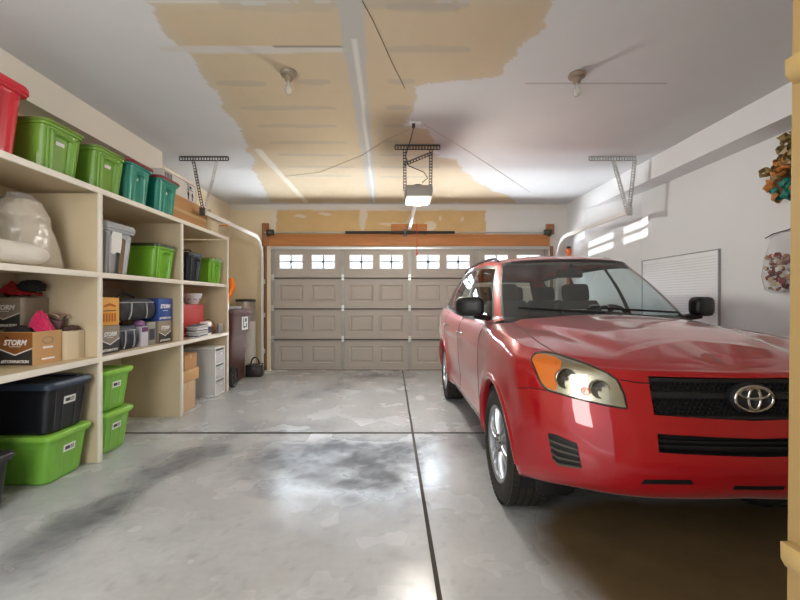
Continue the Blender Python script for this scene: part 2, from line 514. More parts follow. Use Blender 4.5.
# ---------------------------------------------------------------- overhead door
def build_garage_door():
    t = thing('garage_door', 'beige sectional overhead door with embossed panels and a row of small windows', 'garage door', (0, YB+.02, 0))
    M_door = mat('beige painted steel door', '#a9a198', .5, var=.05, scale=4)
    M_bar = mat('grey painted glazing bar', '#8e9398', .6)
    M_shade_line = mat('dark section shade line', '#4a453e', .7)
    M_stile = mat('galvanised door stile', '#9d9a93', .5, .3, var=.1, scale=10)
    M_pane = glassmat('window pane', (.93, .96, 1), rough=.05)
    x0, x1 = DL+.01, DR-.01; n = 4; hh = (DT-.01)/n
    bays = [(DL+.01, -.872), (-.872, .338), (.338, 1.55), (1.55, DR-.01)]
    for s in range(n):
        z0 = .01+s*hh; z1 = z0+hh-.008
        p = MB()
        wins = []
        # grid cells: flat skin with raised moulding frames or window holes
        cells = []
        for (a, c) in bays:
            w = c-a; m_ = .12 if a < .3 or a > .3 else .12
            for k in range(2):
                cx = a+w*(.275 if k == 0 else .725)
                if s == 3: cells.append((cx-.195, cx+.195, z0+.175, z0+.395))
                else: cells.append((cx-.215, cx+.215, z0+.12, z0+.42))
        xs = sorted({x0, x1} | {c[0] for c in cells} | {c[1] for c in cells})
        zc0, zc1 = cells[0][2], cells[0][3]
        def quad(a, b_, c, d, y): p.faces([(a, y, c), (b_, y, c), (b_, y, d), (a, y, d)], [(0, 1, 2, 3)])
        for a, b_ in zip(xs, xs[1:]):
            quad(a, b_, z0, zc0, 0); quad(a, b_, zc1, z1, 0)
            iscell = any(abs(a-c[0]) < 1e-6 for c in cells)
            if not iscell: quad(a, b_, zc0, zc1, 0)
        for (a, b_, c, d) in cells:
            if s < 3:
                e = .02; f = .045; dp = .016
                rings = []
                for ins, y in ((0, 0), (.012, dp), (.026, dp), (.05, .004)):
                    rings.append([(a+ins, y, c+ins), (b_-ins, y, c+ins), (b_-ins, y, d-ins), (a+ins, y, d-ins)])
                vs = [[p.bm.verts.new(q) for q in r] for r in rings]
                for r1, r2 in zip(vs, vs[1:]):
                    for k in range(4): p.bm.faces.new((r1[k], r1[(k+1) % 4], r2[(k+1) % 4], r2[k]))
                p.bm.faces.new(vs[-1])
            else:
                rings = []
                for ins, y in ((0, 0), (0, .045)):
                    rings.append([(a+ins, y, c+ins), (b_-ins, y, c+ins), (b_-ins, y, d-ins), (a+ins, y, d-ins)])
                vs = [[p.bm.verts.new(q) for q in r] for r in rings]
                for k in range(4): p.bm.faces.new((vs[0][k], vs[0][(k+1) % 4], vs[1][(k+1) % 4], vs[1][k]))
        # bottom and top lips of the section
        p.box(x0, x1, -.022, .0, z0, z0+.012); p.box(x0, x1, -.022, 0, z1-.014, z1); p.box(x0, x1, .012, .04, z0-.03 if s else z0, z0+.02); p.box(x0, x1, .045, .05, z0, z0+.10); p.box(x0, x1, .045, .05, z1-.10, z1)
        sec = p.build('door_section', M_door, t)
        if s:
            q = MB(); q.box(x0, x1, -.034, -.0, z0-.020, z0-.002); q.build('section_shade', M_shade_line, t)  # dark strip drawn as the shadow line under each section's lip
        if s == 3:
            for (a, b_, c, d) in cells:
                fr = MB(); w = .022
                for (q0, q1, q2, q3) in ((a-w, b_+w, c-w, c), (a-w, b_+w, d, d+w), (a-w, a, c, d), (b_, b_+w, c, d)): fr.box(q0, q1, -.012, .02, q2, q3)
                mx, mz = (a+b_)/2, (c+d)/2
                
                wo = fr.build('window', M_whitepl, t)
                mu = MB(); mu.box(mx-.019, mx+.019, -.006, .019, c, d); mu.box(a, b_, -.006, .019, mz-.018, mz+.018); mu.build('glazing_bar', M_bar, wo)
                g = MB(); g.box(a, b_, .021, .025, c, d); g.build('pane', M_pane, wo)
        for k, x in enumerate([x0+.03]+[bb[1] for bb in bays[:3]]+[x1-.03]):
            sb = MB(); sb.box(x-.035, x+.035, -.03, -.0, z0+.012, z1-.014)
            sb.box(x-.02, x+.02, -.034, -.03, z0+.05, z1-.05)
            st = sb.build('stile', M_stile, t)
            if s > 0:
                hb = MB(); hb.box(x-.022, x+.022, -.040, -.031, z0-.05, z0+.055); hb.tube([(x-.028, -.045, z0), (x+.028, -.045, z0)], .009, 8)
                hb.build('hinge', M_steel, t)
    b = MB(); b.box(x0, x1, -.015, .03, .0005, .018); b.box(jx-gap+.001, jx+gap-.001, -.015, .03, -.0135, .004); b.build('bottom_seal', M_black, t)
    # stiffening strut above windows
    b = MB(); b.box(x0, x1, -.05, -.012, DT-.045, DT-.012); b.build('strut', M_steel, t)
    return t
build_garage_door()

def angle_iron(mb, p0, p1, w, up):
    """perforated angle: a flat ladder of webs with an upright flange"""
    p0, p1 = Vector(p0), Vector(p1); L = (p1-p0).length; d = (p1-p0).normalized()
    u = Vector(up); s = d.cross(u).normalized()
    n = int(L/.032)
    mb.bar(p0+u*w/2, p1+u*w/2, .003, w*.28, up) if False else None
    for off in (-.42, .42):
        q = u*(w*off); mb.bar(p0+q, p1+q, .004, w*.22, up)
    for k in range(n+1):
        c = p0+d*(L*k/n); mb.bar(c-d*.006, c+d*.006, .004, w*.8, up)
    mb.bar(p0+u*w*.5+s*.012, p1+u*w*.5+s*.012, .024, .003, up)

def build_track(side):
    s = -1 if side == 'left' else 1
    X = -2.30 if s < 0 else 2.97
    XE = -2.32 if s < 0 else 2.93
    t = thing('door_track', 'white steel door track on the %s above %s' % (('left', 'the shelving end') if s < 0 else ('right', 'the parked car')), 'door track', (X, YB-.09, 0), group=None)
    y = lambda v: v-(YB-.09)
    def chan(pts):
        mb = MB()
        R = []
        for i, (x_, yy, z) in enumerate(pts):
            a = Vector(pts[max(0, i-1)]); c = Vector(pts[min(len(pts)-1, i+1)]); d = (c-a).normalized()
            nrm = Vector((1, 0, 0)).cross(d).normalized()
            P = Vector((x_, yy, z))
            R.append([P+Vector((dx*-s, 0, 0))+nrm*dn for dx, dn in ((-.014, -.028), (.014, -.028), (.014, .028), (-.014, .028), (-.014, .024), (.010, .024), (.010, -.024), (-.014, -.024))])
        mb.loft(R); return mb
    zt = 2.36
    dx = XE-X
    pts = [(0, y(YB-.09), .02), (0, y(YB-.09), 1.2), (0, y(YB-.09), 1.98)]
    for k in range(1, 9):
        a = k/8*PI/2; pts.append((0, y(YB-.09)-.38*(1-math.cos(a)), 1.98+.38*math.sin(a)))
    pts.append((dx*.5, y(5.9), zt)); pts.append((dx, y(4.96), zt))
    chan(pts).build('track', mat('white galvanised track', '#e6e6e2', .4, .1, var=.06), t, smooth=30)
    # brackets to the jamb
    for z in (.35, 1.0, 1.6):
        b = MB(); b.box(-.03, .03, .02, .09, z-.04, z+.04); b.build('bracket', M_steel, t)
    # hanger: perforated angle on the ceiling and two legs
    M_hang = M_darksteel if s < 0 else mat('galvanised hanger angle', '#b9bbb8', .45, .6, var=.12, scale=20)
    Yh = 4.86
    xa, xb = (-2.55, -1.96) if s < 0 else (2.39, 2.95)
    hb = MB(); angle_iron(hb, (xa-X, y(Yh), CEIL-.028), (xb-X, y(Yh), CEIL-.028), .05, (0, 0, 1)); hb.build('ceiling_angle', M_hang, t)
    l1 = ((-2.39, -2.10) if s < 0 else (2.68, 2.94))
    for k, xx in enumerate(l1):
        hb = MB(); angle_iron(hb, (xx-X, y(Yh+.01), CEIL-.04), (XE-X+.01*k, y(4.99), zt-.02), .036, (1, 0, 0)); hb.build('hanger_leg', M_hang if k == (0 if s < 0 else 1) else M_steel, t)
    # roller bracket at track end
    b = MB(); b.box(dx-.03, dx+.03, y(4.94), y(4.965), zt-.05, zt+.045); b.build('end_stop', M_darksteel if s < 0 else M_steel, t)
    return t
build_track('left'); build_track('right')

# torsion shaft, spring, drums
t = thing('torsion_spring', 'black coil spring on a steel shaft along the timber header', 'spring', (.35, YB-.12, 2.475))
b = MB(); b.tube([(-2.60, 0, 0), (2.52, 0, 0)], .0125, 10); b.build('shaft', M_steel, t, smooth=40)
b = MB()
L0, L1 = -1.16, .78
pts = []; N = 150*6
b.tube([(L0, 0, 0), (L1, 0, 0)], .024, 12)
for k in range(120):
    x = L0+(L1-L0)*k/119
    b.lathe([(.024, -.0045), (.0275, 0), (.024, .0045)], 10, Matrix.Translation((x, 0, 0)) @ Matrix.Rotation(PI/2, 4, 'Y'))
b.build('spring', M_blackpl, t, smooth=50)
for x in (-2.48, 2.43):
    b = MB(); b.lathe([(0, -.05), (.045, -.05), (.055, -.02), (.045, 0), (.055, .03), (.03, .05), (0, .05)], 16, Matrix.Translation((x, 0, 0)) @ Matrix.Rotation(PI/2, 4, 'Y')); b.build('cable_drum', M_darksteel, t, smooth=40)
for x in (-2.56, -.1, 2.50):
    b = MB(); b.box(x-.012, x+.012, -.03, .11, -.045, .05); b.box(x-.035, x+.035, .07, .075, -.06, .06); b.build('bearing_bracket', M_darksteel, t)

# opener hanging from the ceiling
t = thing('garage_door_opener', 'white ceiling opener motor with glowing lens and long rail to the door', 'garage door opener', (.30, 4.5, 0))
M_opw = mat('opener housing', '#a39f97', .45, var=.05)
hbx = MB()
def rr(hx, hy, r, n=5):
    pts = []
    for (cx, cy, a0) in ((hx-r, hy-r, 0), (-hx+r, hy-r, PI/2), (-hx+r, -hy+r, PI), (hx-r, -hy+r, 1.5*PI)):
        for k in range(n+1):
            a = a0+PI/2*k/n; pts.append((cx+r*math.cos(a), cy+r*math.sin(a)))
    return pts
hbx.loft([[(x, y, z) for x, y in rr(hx, hy, .03)] for hx, hy, z in ((.145, .19, 2.50), (.15, .20, 2.485), (.15, .20, 2.43), (.138, .188, 2.385))])
hbx.build('housing', M_opw, t, smooth=40)
m = bpy.data.materials.new('lit opener lens'); m.use_nodes = True
bb = m.node_tree.nodes['Principled BSDF']; bb.inputs['Base Color'].default_value = (.9, .88, .82, 1); bb.inputs['Emission Color'].default_value = (1, .93, .8, 1); bb.inputs['Emission Strength'].default_value = .7
tcn = m.node_tree.nodes.new('ShaderNodeTexNoise'); tcn.inputs['Scale'].default_value = 8
hbx = MB(); hbx.loft([[(x, y, z) for x, y in rr(hx, hy, .03)] for hx, hy, z in ((.137, .187, 2.386), (.130, .18, 2.368), (.10, .15, 2.36))])
hbx.build('lens', m, t, smooth=50)
b = MB(); b.box(-.05, .05, -.06, .08, 2.50, 2.53); b.tube([(0, -.02, 2.53), (0, -.02, 2.545)], .05, 12); b.build('motor_cap', M_blackpl, t)
b = MB(); b.bar((0, .15, 2.47), (.03, YB-4.5-.05, 2.535), .045, .03); b.build('rail', mat('white rail', '#dcdcd6', .4, .3), t)
b = MB(); b.box(.0, .06, YB-4.5-.06, YB-4.5-.045, 2.47, 2.60); b.build('header_bracket', M_darksteel, t)
b = MB(); angle_iron(b, (-.255, 0, CEIL-.028), (.245, 0, CEIL-.028), .05, (0, 0, 1)); b.build('ceiling_angle', M_darksteel, t)
for x in (-.15, .145):
    b = MB(); angle_iron(b, (x, 0, CEIL-.05), (x*.96, 0, 2.49), .034, (1, 0, 0)); b.build('hanger_leg', M_darksteel, t)
b = MB(); angle_iron(b, (-.15, -.006, 2.78), (.145, -.006, 2.90), .034, (0, 0, 1)); b.build('cross_brace', M_darksteel, t)
b = MB(); b.tube([(.12, 2.05, 2.515), (.12, 2.0, 2.30), (.115, 2.0, 2.02)], .006, 6); 
b.build('release_cord', mat('red release cord', '#b8342c', .7), t)
b = MB(); b.box(.105, .135, 1.985, 2.015, 1.99, 2.04); b.build('release_handle', mat('red plastic handle', '#c8392f', .4), t, bevel=.004)

t = thing('ceiling_outlet', 'small white outlet plate on the ceiling above the opener', 'outlet', (.235, 3.94, CEIL))
b = MB(); b.box(-.058, .058, -.035, .035, -.008, -.0005); b.build('plate', M_whitepl, t, bevel=.002)
b = MB(); b.box(-.03, .0, -.018, .018, -.045, -.008); b.build('plug', M_blackpl, t, bevel=.004)
b = MB()
b.tube([Vector((.22, 3.94, CEIL-.045)), Vector((.20, 4.0, 2.88)), Vector((.15, 4.15, 2.75)), Vector((.19, 4.3, 2.70)), Vector((.36, 4.40, 2.665)), Vector((.40, 4.40, 2.60)), Vector((.34, 4.42, 2.557))], .005, 6)
tag(b.build('power_cord', M_black), 'black power cord drooping from the ceiling outlet to the opener', 'cord')
def wire(pts, lab, mm, r=.0025):
    b = MB(); b.tube(pts, r, 5); tag(b.build('wire', mm), lab, 'wire')
M_wire = mat('brown bell wire', '#5f5446', .6)
M_wire2 = mat('pale bell wire', '#a9a294', .6)
c = lambda px, py: (*on_ceil(px, py), CEIL-.004)
wire([c(362, 0), c(372, 18), c(383, 42), c(392, 62), c(405, 88)], 'dark thin wire tacked to the tan ceiling near the camera', M_wire)
wire([c(424, 124), c(470, 152), c(530, 192)], 'pale wire running along the grey ceiling from outlet toward the right corner', M_wire2)
wire([c(412, 128), c(385, 140), c(362, 155), c(320, 172), c(285, 176)], 'pale wire crossing the tan ceiling to the left of the opener', M_wire2)

def bulb(px, py, label):
    x, y = on_ceil(px, py)
    t = thing('ceiling_light', label, 'light', (x, y, CEIL))
    b = MB(); b.lathe([(0, -.001), (.062, -.001), (.066, -.012), (.058, -.028), (.03, -.036), (.026, -.07), (.023, -.072), (0, -.072)], 24); b.build('porcelain_base', mat('shade darkened porcelain', '#8b7d6c', .35), t, smooth=40)  # porcelain darkened: the shade it sits in is put into its colour
    b = MB(); b.lathe([(.014, -.07), (.015, -.095), (.024, -.115), (.029, -.135), (.026, -.155), (.015, -.168), (0, -.172)], 20); b.build('bulb', glassmat('clear glass bulb', (.9, .87, .82), rough=.05, haze=.25), t, smooth=60)
    b = MB(); b.tube([(-.006, 0, -.075), (-.008, 0, -.125), (0, 0, -.132), (.008, 0, -.125), (.006, 0, -.075)], .0015, 5); b.build('filament', M_darksteel, t)
bulb(288.7, 72, 'bare bulb on a round base in the unpainted tan ceiling')
bulb(577, 74, 'bare bulb on a round base in the painted grey ceiling')
# ---------------------------------------------------------------- shelving
SF = -2.268           # front face of the shelving
UY = (1.925, 3.155, 4.39, 5.62)
ZS = [(.782, .824), (1.445, 1.487), (2.102, 2.144)]
sh = thing('shelving_unit', 'cream painted plywood shelving with three long boards along the left wall', 'shelving', (SF, 3.77, 0))
ox, oy = SF, 3.77
for k, y in enumerate(UY):
    b = MB(); b.box(XL+.004-ox, -.02, y-.010-oy, y+.010-oy, 0, 2.102)
    u = b.build('upright', M_cream, sh)
    zz = [0]+[z for q in ZS for z in q]
    e = MB()
    for z0, z1 in ((.002, .782), (.824, 1.445), (1.487, 2.102)): e.box(-.02, -.001, y-.017-oy, y+.017-oy, z0, z1)
    e.build('edge_strip', M_edge, u, bevel=.002)
for (z0, z1) in ZS:
    b = MB(); b.box(XL+.004-ox, -.02, UY[0]-.3-oy, UY[3]+.02-oy, z1-.020, z1)
    bo = b.build('shelf_board', M_cream, sh)
    e = MB(); e.box(-.02, 0, UY[0]-.3-oy, UY[3]+.022-oy, z0, z1)
    e.build('edge_strip', M_edge, bo, bevel=.002)
for z0, z1 in ZS:
    for y0, y1 in zip(UY, UY[1:]):
        b = MB(); b.box(XL+.005-ox, XL+.025-ox, y0+.012-oy, y1-.012-oy, z1-.10, z1-.022); b.build('back_cleat', M_cream, sh)

# ---------------------------------------------------------------- totes
def section(hx, hy, r, nx, ny, nc):
    """rounded rectangle, dense along the +x/-x ends; returns list of (x,y)"""
    P = []
    def L(a, b, n):
        for k in range(n): P.append((a[0]+(b[0]-a[0])*k/n, a[1]+(b[1]-a[1])*k/n))
    def A(cx, cy, a0):
        for k in range(nc): 
            a = a0+PI/2*k/nc; P.append((cx+r*math.cos(a), cy+r*math.sin(a)))
    L((hx, -hy+r), (hx, hy-r), nx); A(hx-r, hy-r, 0)
    L((hx-r, hy), (-hx+r, hy), ny); A(-hx+r, hy-r, PI/2)
    L((-hx, hy-r), (-hx, -hy+r), nx); A(-hx+r, -hy+r, PI)
    L((-hx+r, -hy), (hx-r, -hy), ny); A(hx-r, -hy+r, 1.5*PI)
    return P

_mats = {}
def plastic(hexc, rough=.35, name='moulded plastic'):
    k = (hexc, rough)
    if k not in _mats: _mats[k] = mat('%s %s' % (name, hexc), hexc, rough, var=.05, scale=5)
    return _mats[k]
M_sticker = mat('white paper sticker', '#e4e4e0', .6, var=.05, scale=30)
M_ink = mat('dark print', '#33333a', .6)

def sm(a, b, x):
    t = min(1, max(0, (x-a)/(b-a))); return t*t*(3-2*t)

def tote(label, colour, lidc, x_front, yc, z, D, W, Hh, style='panel', group=None, lid=True, sticker=True, taper=.86, rz=0, lidh=.035, kind='storage_tote', cat='storage tote', dark_print=True, rim_out=.014):
    t = thing(kind, label, cat, (x_front-D/2, yc, z+.001), rz, group)
    body = MB()
    rings = []
    nz = 22; nx, ny, nc = 26, 10, 5
    hb = Hh-(lidh*.6 if lid else 0)
    def disp(v, s):     # v: -1..1 across the end, s: 0..1 up
        a = abs(v)
        if style == 'panel':      # raised pair of ribs with an arched, recessed panel between them
            rib = sm(.80, .74, a)*sm(.56, .62, a)*sm(.88, .82, s)*.018
            arch = sm(.56, .50, a)*sm(.86-.10*a*a, .80-.10*a*a, s)*-.022
            return rib+arch
        if style == 'slot':       # tall tapering slot like a keyhole
            w = .42-.22*s
            inn = sm(w+.05, w-.03, a)*sm(.84, .79, s)
            return -.045*inn*(.10+.90*s)
        if style == 'wide':
            return (sm(.86, .80, a)*sm(.70, .76, a)+sm(.40, .36, a)*sm(.28, .32, a)*.4)*.008*sm(.9, .84, s)
        if style == 'ribs':
            return .008*sm(.12, .2, abs(a-.5))*sm(.95, .85, s)
        return 0
    pts = []
    for i in range(nz+1):
        s = i/nz
        zz = hb*s
        f = taper+(1-taper)*s
        inset = .012*(1-sm(0, .05, s))
        hx, hy = D/2*f-inset-rim_out, W/2*f-inset-rim_out
        sec = section(hx, hy, min(.045, hy*.35), nx, ny, nc)
        out = []
        for (x, y) in sec:
            if abs(x) > hx-1e-4: 
                x += disp(y/hy, s)*(1 if x > 0 else -1)
            elif abs(y) > hy-1e-4 and style != 'plain':
                v = x/hx
                y += math.copysign(.006*sm(.60, .66, abs(v))*sm(.9, .8, s), y)
            out.append((x, y, zz))
        rings.append(out)
    # rim: step out
    for (o, zz) in ((.0, hb-.030), (rim_out, hb-.028), (rim_out+.002, hb-.004), (rim_out-.003, hb)):
        hx, hy = D/2-rim_out+o, W/2-rim_out+o
        rings.append([(x, y, zz) for x, y in section(hx, hy, min(.05, hy*.35), nx, ny, nc)])
    rings = [r for r in rings if r[0][2] <= hb-.034 or r in rings[-4:]]
    if not lid:
        for (o, zz) in ((-.012, hb), (-.016, hb-.05)):
            hx, hy = D/2-rim_out+o, W/2-rim_out+o
            rings.append([(x, y, zz) for x, y in section(hx, hy, min(.05, hy*.35), nx, ny, nc)])
    body.loft(rings)
    if style in ('panel', 'slot'):       # moulded arch standing proud of the end
        P = []
        fx = lambda q: D/2*(taper+(1-taper)*q)-rim_out+.001
        fy = lambda q: W/2*(taper+(1-taper)*q)-rim_out
        if style == 'panel':
            for q in np.linspace(.02, .74, 7): P.append((fx(q), -.60*fy(q), hb*q))
            for a in np.linspace(PI, 0, 11)[1:-1]: P.append((fx(.74+.10*math.sin(a)), .60*fy(.76)*math.copysign(abs(math.cos(a))**.6, math.cos(a)), hb*(.74+.10*math.sin(a))))
            for q in np.linspace(.74, .02, 7): P.append((fx(q), .60*fy(q), hb*q))
            body.tube(P, .011, 8)
            for sg in (-1, 1): body.tube([(fx(q), sg*.84*fy(q), hb*q) for q in np.linspace(.02, .88, 6)], .010, 8)
        else:
            for q in np.linspace(.04, .70, 7): P.append((fx(q), -(.52-.22*q)*fy(q), hb*q))
            for a in np.linspace(PI, 0, 9)[1:-1]: P.append((fx(.70+.09*math.sin(a)), .366*fy(.7)*math.cos(a), hb*(.70+.09*math.sin(a))))
            for q in np.linspace(.70, .04, 7): P.append((fx(q), (.52-.22*q)*fy(q), hb*q))
            body.tube(P, .007, 8)
    bo = body.build('body', plastic(colour), t, smooth=35)
    if lid:
        L = MB(); rr_ = []
        for (o, zz) in ((.004, hb-.012), (.010, hb-.010), (.010, hb+lidh*.3), (.002, hb+lidh*.55), (-.02, hb+lidh*.6), (-.05, hb+lidh*.6), (-.06, hb+lidh*.4)):
            hx, hy = D/2+o, W/2+o
            rr_.append([(x, y, zz) for x, y in section(hx, hy, min(.055, hy*.35), nx, ny, nc)])
        L.loft(rr_); L.build('lid', plastic(lidc), t, smooth=35)
    if sticker:
        s = .66; f = taper+(1-taper)*s; x = D/2*f-rim_out+(-.021 if style == 'panel' else .002 if style != 'slot' else -.029)
        sw = min(.052, W*.17) if style != 'slot' else .022; tl = (1-taper)*D/2/hb
        hs = .026 if dark_print else .013
        if not dark_print: sw *= .7
        M = face_px(x+.0015, 0, hb*s) @ Matrix.Rotation(tl, 4, 'X')
        q = MB(); q.prism([(-sw, -hs), (sw, -hs), (sw, hs), (-sw, hs)], .0015, M)
        st = q.build('label_sticker', M_sticker, t)
        if dark_print:
            q = MB()
            for (a, b_, c, d) in ((-sw*.72, sw*.1, -.012, .012), (sw*.2, sw*.8, .006, .012), (sw*.2, sw*.75, -.003, .002), (sw*.2, sw*.8, -.013, -.008)):
                q.prism([(a, c), (b_, c), (b_, d), (a, d)], .0022, M)
            q.build('print', M_ink, st)
    return t

LIME, LIMED = '#74a03a', '#6f8a3a'
TEAL, BURG = '#1d8471', '#7c2433'
XF = -2.30
z3 = ZS[2][1]; z2 = ZS[1][1]; z1 = ZS[0][1]
tote('tall red bin with overhanging red lid at the near end of the top shelf', '#c22434', '#cf2c3c', XF+.005, 2.32, z3, .50, .50, .465, 'ribs', sticker=False, lidh=.06, taper=.88, kind='red_bin', cat='bin', rim_out=.02)
tote('lime green tote on the top shelf next to the red bin', LIME, LIMED, XF+.01, 2.845, z3, .50, .345, .345, lidh=.018, dark_print=False, group='totes on the top shelf')
tote('lime green tote on the top shelf beside the teal tote', LIME, LIMED, XF+.01, 3.32, z3, .50, .345, .345, lidh=.018, dark_print=False, group='totes on the top shelf')
tote('teal tote with burgundy lid beside a lime green tote on the top shelf', TEAL, BURG, XF, 3.735, z3, .48, .36, .385, 'slot', group='totes on the top shelf', dark_print=False)
tote('teal tote with burgundy lid at the end of the row beside white box', TEAL, BURG, XF, 4.215, z3, .48, .37, .385, 'slot', group='totes on the top shelf', dark_print=False)
# middle shelf
t = tote('pale grey lidded tote with torn white tag on the middle shelf', '#a9adb2', '#9ea2a6', XF, 3.44, z2, .42, .40, .43, 'panel', sticker=False, lidh=.075, taper=.84, rim_out=.02)
b = MB(); M = face_px(.172, .06, .175) @ Matrix.Rotation(.08, 4, 'X'); b.prism([(-.035, -.175), (.035, -.175), (.032, .15), (-.032, .15)], .004, M); b.build('wood_strip', mat('brown board strip', '#7a654c', .7, var=.2, stretch=(9, 9, 1)), t)
b = MB(); M = face_px(.190, -.03, .28) @ Matrix.Rotation(.08, 4, 'X'); b.prism([(-.07, -.10), (-.03, -.12), (.01, -.09), (.055, -.10), (.06, .0), (.05, .085), (-.05, .10), (-.075, .03)], .003, M); b.build('paper_tag', M_sticker, t)
tote('wide lime green tote beside the grey tote on the middle shelf', '#74b02c', '#39402a', XF, 4.15, z2, .55, .34, .35, sticker=False, group='bins on the middle shelf')
td = tote('small dark blue grey bin with clip handle next to small green bin', '#2b3138', '#32383f', XF, 4.80, z2, .40, .30, .34, sticker=False, group='bins on the middle shelf')
b = MB(); b.tube([(.02, -.06, .335), (.06, -.05, .37), (.10, 0, .378), (.10, .06, .36), (.08, .09, .335)], .010, 8); b.build('clip_handle', M_blackpl, td, smooth=50)
tote('small lime green bin at the far end of the middle shelf', '#74b02c', LIMED, XF, 5.36, z2, .38, .30, .335, sticker=False, group='bins on the middle shelf')
# bottom bay totes
tote('large lime green tote on the floor under the black tote', '#76b040', '#8ac24a', XF+.005, 2.905, 0, .66, .385, .345, 'wide', taper=.88, group='totes on the floor')
tote('large black tote with grey blue lid stacked on a green tote', '#15171c', '#2e3a4a', XF+.01, 2.90, .346, .66, .385, .36, 'wide', taper=.90, lidh=.06, group='totes on the floor')
tote('lime green tote on the floor behind the first shelf upright', '#76b040', '#8ac24a', XF+.005, 3.405, 0, .60, .395, .345, 'wide', taper=.87, group='totes on the floor')
tote('lime green tote stacked on another green tote behind first upright', '#76b040', '#8ac24a', XF+.005, 3.405, .346, .60, .395, .345, 'wide', taper=.87, group='totes on the floor')
tote('dark grey tote on the floor at the left edge of the photo', '#2a2a2c', '#38383a', XF+.0, 2.285, 0, .60, .385, .35, 'wide', sticker=False, taper=.9, group='totes on the floor')
tote('dark brown tote stacked on the dark grey tote at the left edge', '#3a2620', '#4a2c22', XF-.06, 2.26, .352, .56, .37, .16, 'plain', sticker=False, taper=.9, group='totes on the floor')

# ---------------------------------------------------------------- boxes
M_card = mat('brown cardboard', '#c39a68', .8, var=.06, scale=12, stretch=(1, 1, 8))
M_card2 = mat('tan cardboard', '#b98b5c', .8, var=.08, scale=8)
M_cardp = mat('pale cardboard', '#cdb08a', .8, var=.06, scale=8)
M_cards = mat('cream cardboard', '#d5c6a8', .75, var=.05, scale=6)
M_taupe = mat('taupe printed cardboard', '#8f8474', .55, var=.05)
M_copper = mat('copper brown printed cardboard', '#8a5526', .5, var=.06)
M_char = mat('charcoal printed cardboard', '#2e2d2e', .5, var=.06)
M_blue = mat('blue printed cardboard', '#1f4690', .5, var=.06)
M_ywl = mat('yellow orange printed cardboard', '#e5a640', .55, var=.06)
M_wht = mat('white print', '#eceae6', .6)
M_orgprint = mat('orange print', '#b4641c', .6)
M_tape = mat('clear brown tape', '#c9a878', .3)

def box_body(t, m, dx, dy, dz, open_=False, name='carton'):
    b = MB()
    if not open_:
        b.box(-dx/2, dx/2, -dy/2, dy/2, 0, dz); return b.build(name, m, t, bevel=.003)
    w = .005
    b.box(-dx/2, dx/2, -dy/2, dy/2, 0, w)
    b.box(-dx/2, -dx/2+w, -dy/2, dy/2, w, dz); b.box(dx/2-w, dx/2, -dy/2, dy/2, w, dz)
    b.box(-dx/2+w, dx/2-w, -dy/2, -dy/2+w, w, dz); b.box(-dx/2+w, dx/2-w, dy/2-w, dy/2, w, dz)
    return b.build(name, m, t)

def plate(t, name, m, poly, M, th=.001):
    b = MB(); b.prism(poly, th, M); return b.build(name, m, t)
def rect(a, b, c, d): return [(a, c), (b, c), (b, d), (a, d)]

def chevron_box(label, x, y, z, s, face, top, low, word2, open_=False, group=None, h=None, rz=0, second=False):
    """a bowling ball carton: band above, dark V below with a pale line"""
    h = h or s*.95
    t = thing('cardboard_box', label, 'box', (x, y, z+.001), rz, group)
    box_body(t, M_card if second else top, s, s, h, open_)
    for fc in (('my', 'px') if second else (face,)):
        Mf = face_my(0, -s/2-.0006, 0) if fc == 'my' else face_px(s/2+.0006, 0, 0)
        w = s/2-.003
        if second and fc == 'px':
            ring = []
            b = MB(); N = 24
            b.loft([[Mf @ Vector((.0+rx*math.cos(2*PI*k/N), h*.72+rz_*math.sin(2*PI*k/N), zz)) for k in range(N)] for rx, rz_, zz in ((.048, .026, 0), (.048, .026, .001), (.038, .018, .001), (.038, .018, 0))], caps=False)
            b.build('printed_ring', M_taupe, t)
            plate(t, 'printed_line', M_wht, rect(-.042, .042, h*.47, h*.53), Mf)
            plate(t, 'printed_line', M_wht, rect(-.05, .055, h*.13, h*.18), Mf)
            continue
        plate(t, 'printed_band', top, rect(-w, w, .003, h-.003), Mf, .0005)
        V = [(-w, .004), (w, .004), (w, h*.50), (0, h*.30), (-w, h*.50)]
        plate(t, 'dark_chevron', low, V, Mf, .0010)
        L = [(-w, h*.50), (0, h*.30), (w, h*.50), (w, h*.53), (0, h*.335), (-w, h*.53)]
        plate(t, 'pale_chevron_line', M_wht, L, Mf, .0014)
        text('lettering', 'STORM', s*.21, M_wht, t, Mf @ Matrix.Translation((0, h*.68, .001)), shear=.25, bold=.002, sx=.92)
        plate(t, 'printed_line', M_wht, rect(-s*.16, s*.16, h*.56, h*.575), Mf, .0014)
        text('lettering', word2, s*.112, M_wht, t, Mf @ Matrix.Translation((0, h*.12, .001)), shear=.15, bold=.001, sx=.9)
    return t

chevron_box('open copper brown and black ball carton spilling clothes at shelf front', -2.54, 2.842, z1, .24, 'my', M_copper, M_char, '#STORMNATION', open_=True, h=.228, second=True, group='ball cartons')
chevron_box('taupe and black ball carton behind the pink cloth, upper of its stack', -2.783, 3.015, z1+.234, .24, 'my', M_taupe, M_char, '#STORMNATION', group='ball cartons')
chevron_box('taupe ball carton underneath another at the back of the shelf', -2.783, 3.015, z1, .24, 'my', M_taupe, M_char, '#STORMNATION', group='ball cartons')
chevron_box('taupe ball carton under the orange yellow box', -2.46, 3.36, z1, .235, 'px', M_taupe, M_char, '#STORMNATION', group='ball cartons', h=.232)
t = thing('cardboard_box', 'orange yellow box stacked on a taupe ball carton', 'box', (-2.463, 3.365, z1+.235), 0, 'ball cartons')
box_body(t, M_ywl, .23, .235, .232)
Mf = face_px(.1156, 0, 0)
plate(t, 'dark_print', M_ink, rect(-.075, .075, .118, .126), Mf)
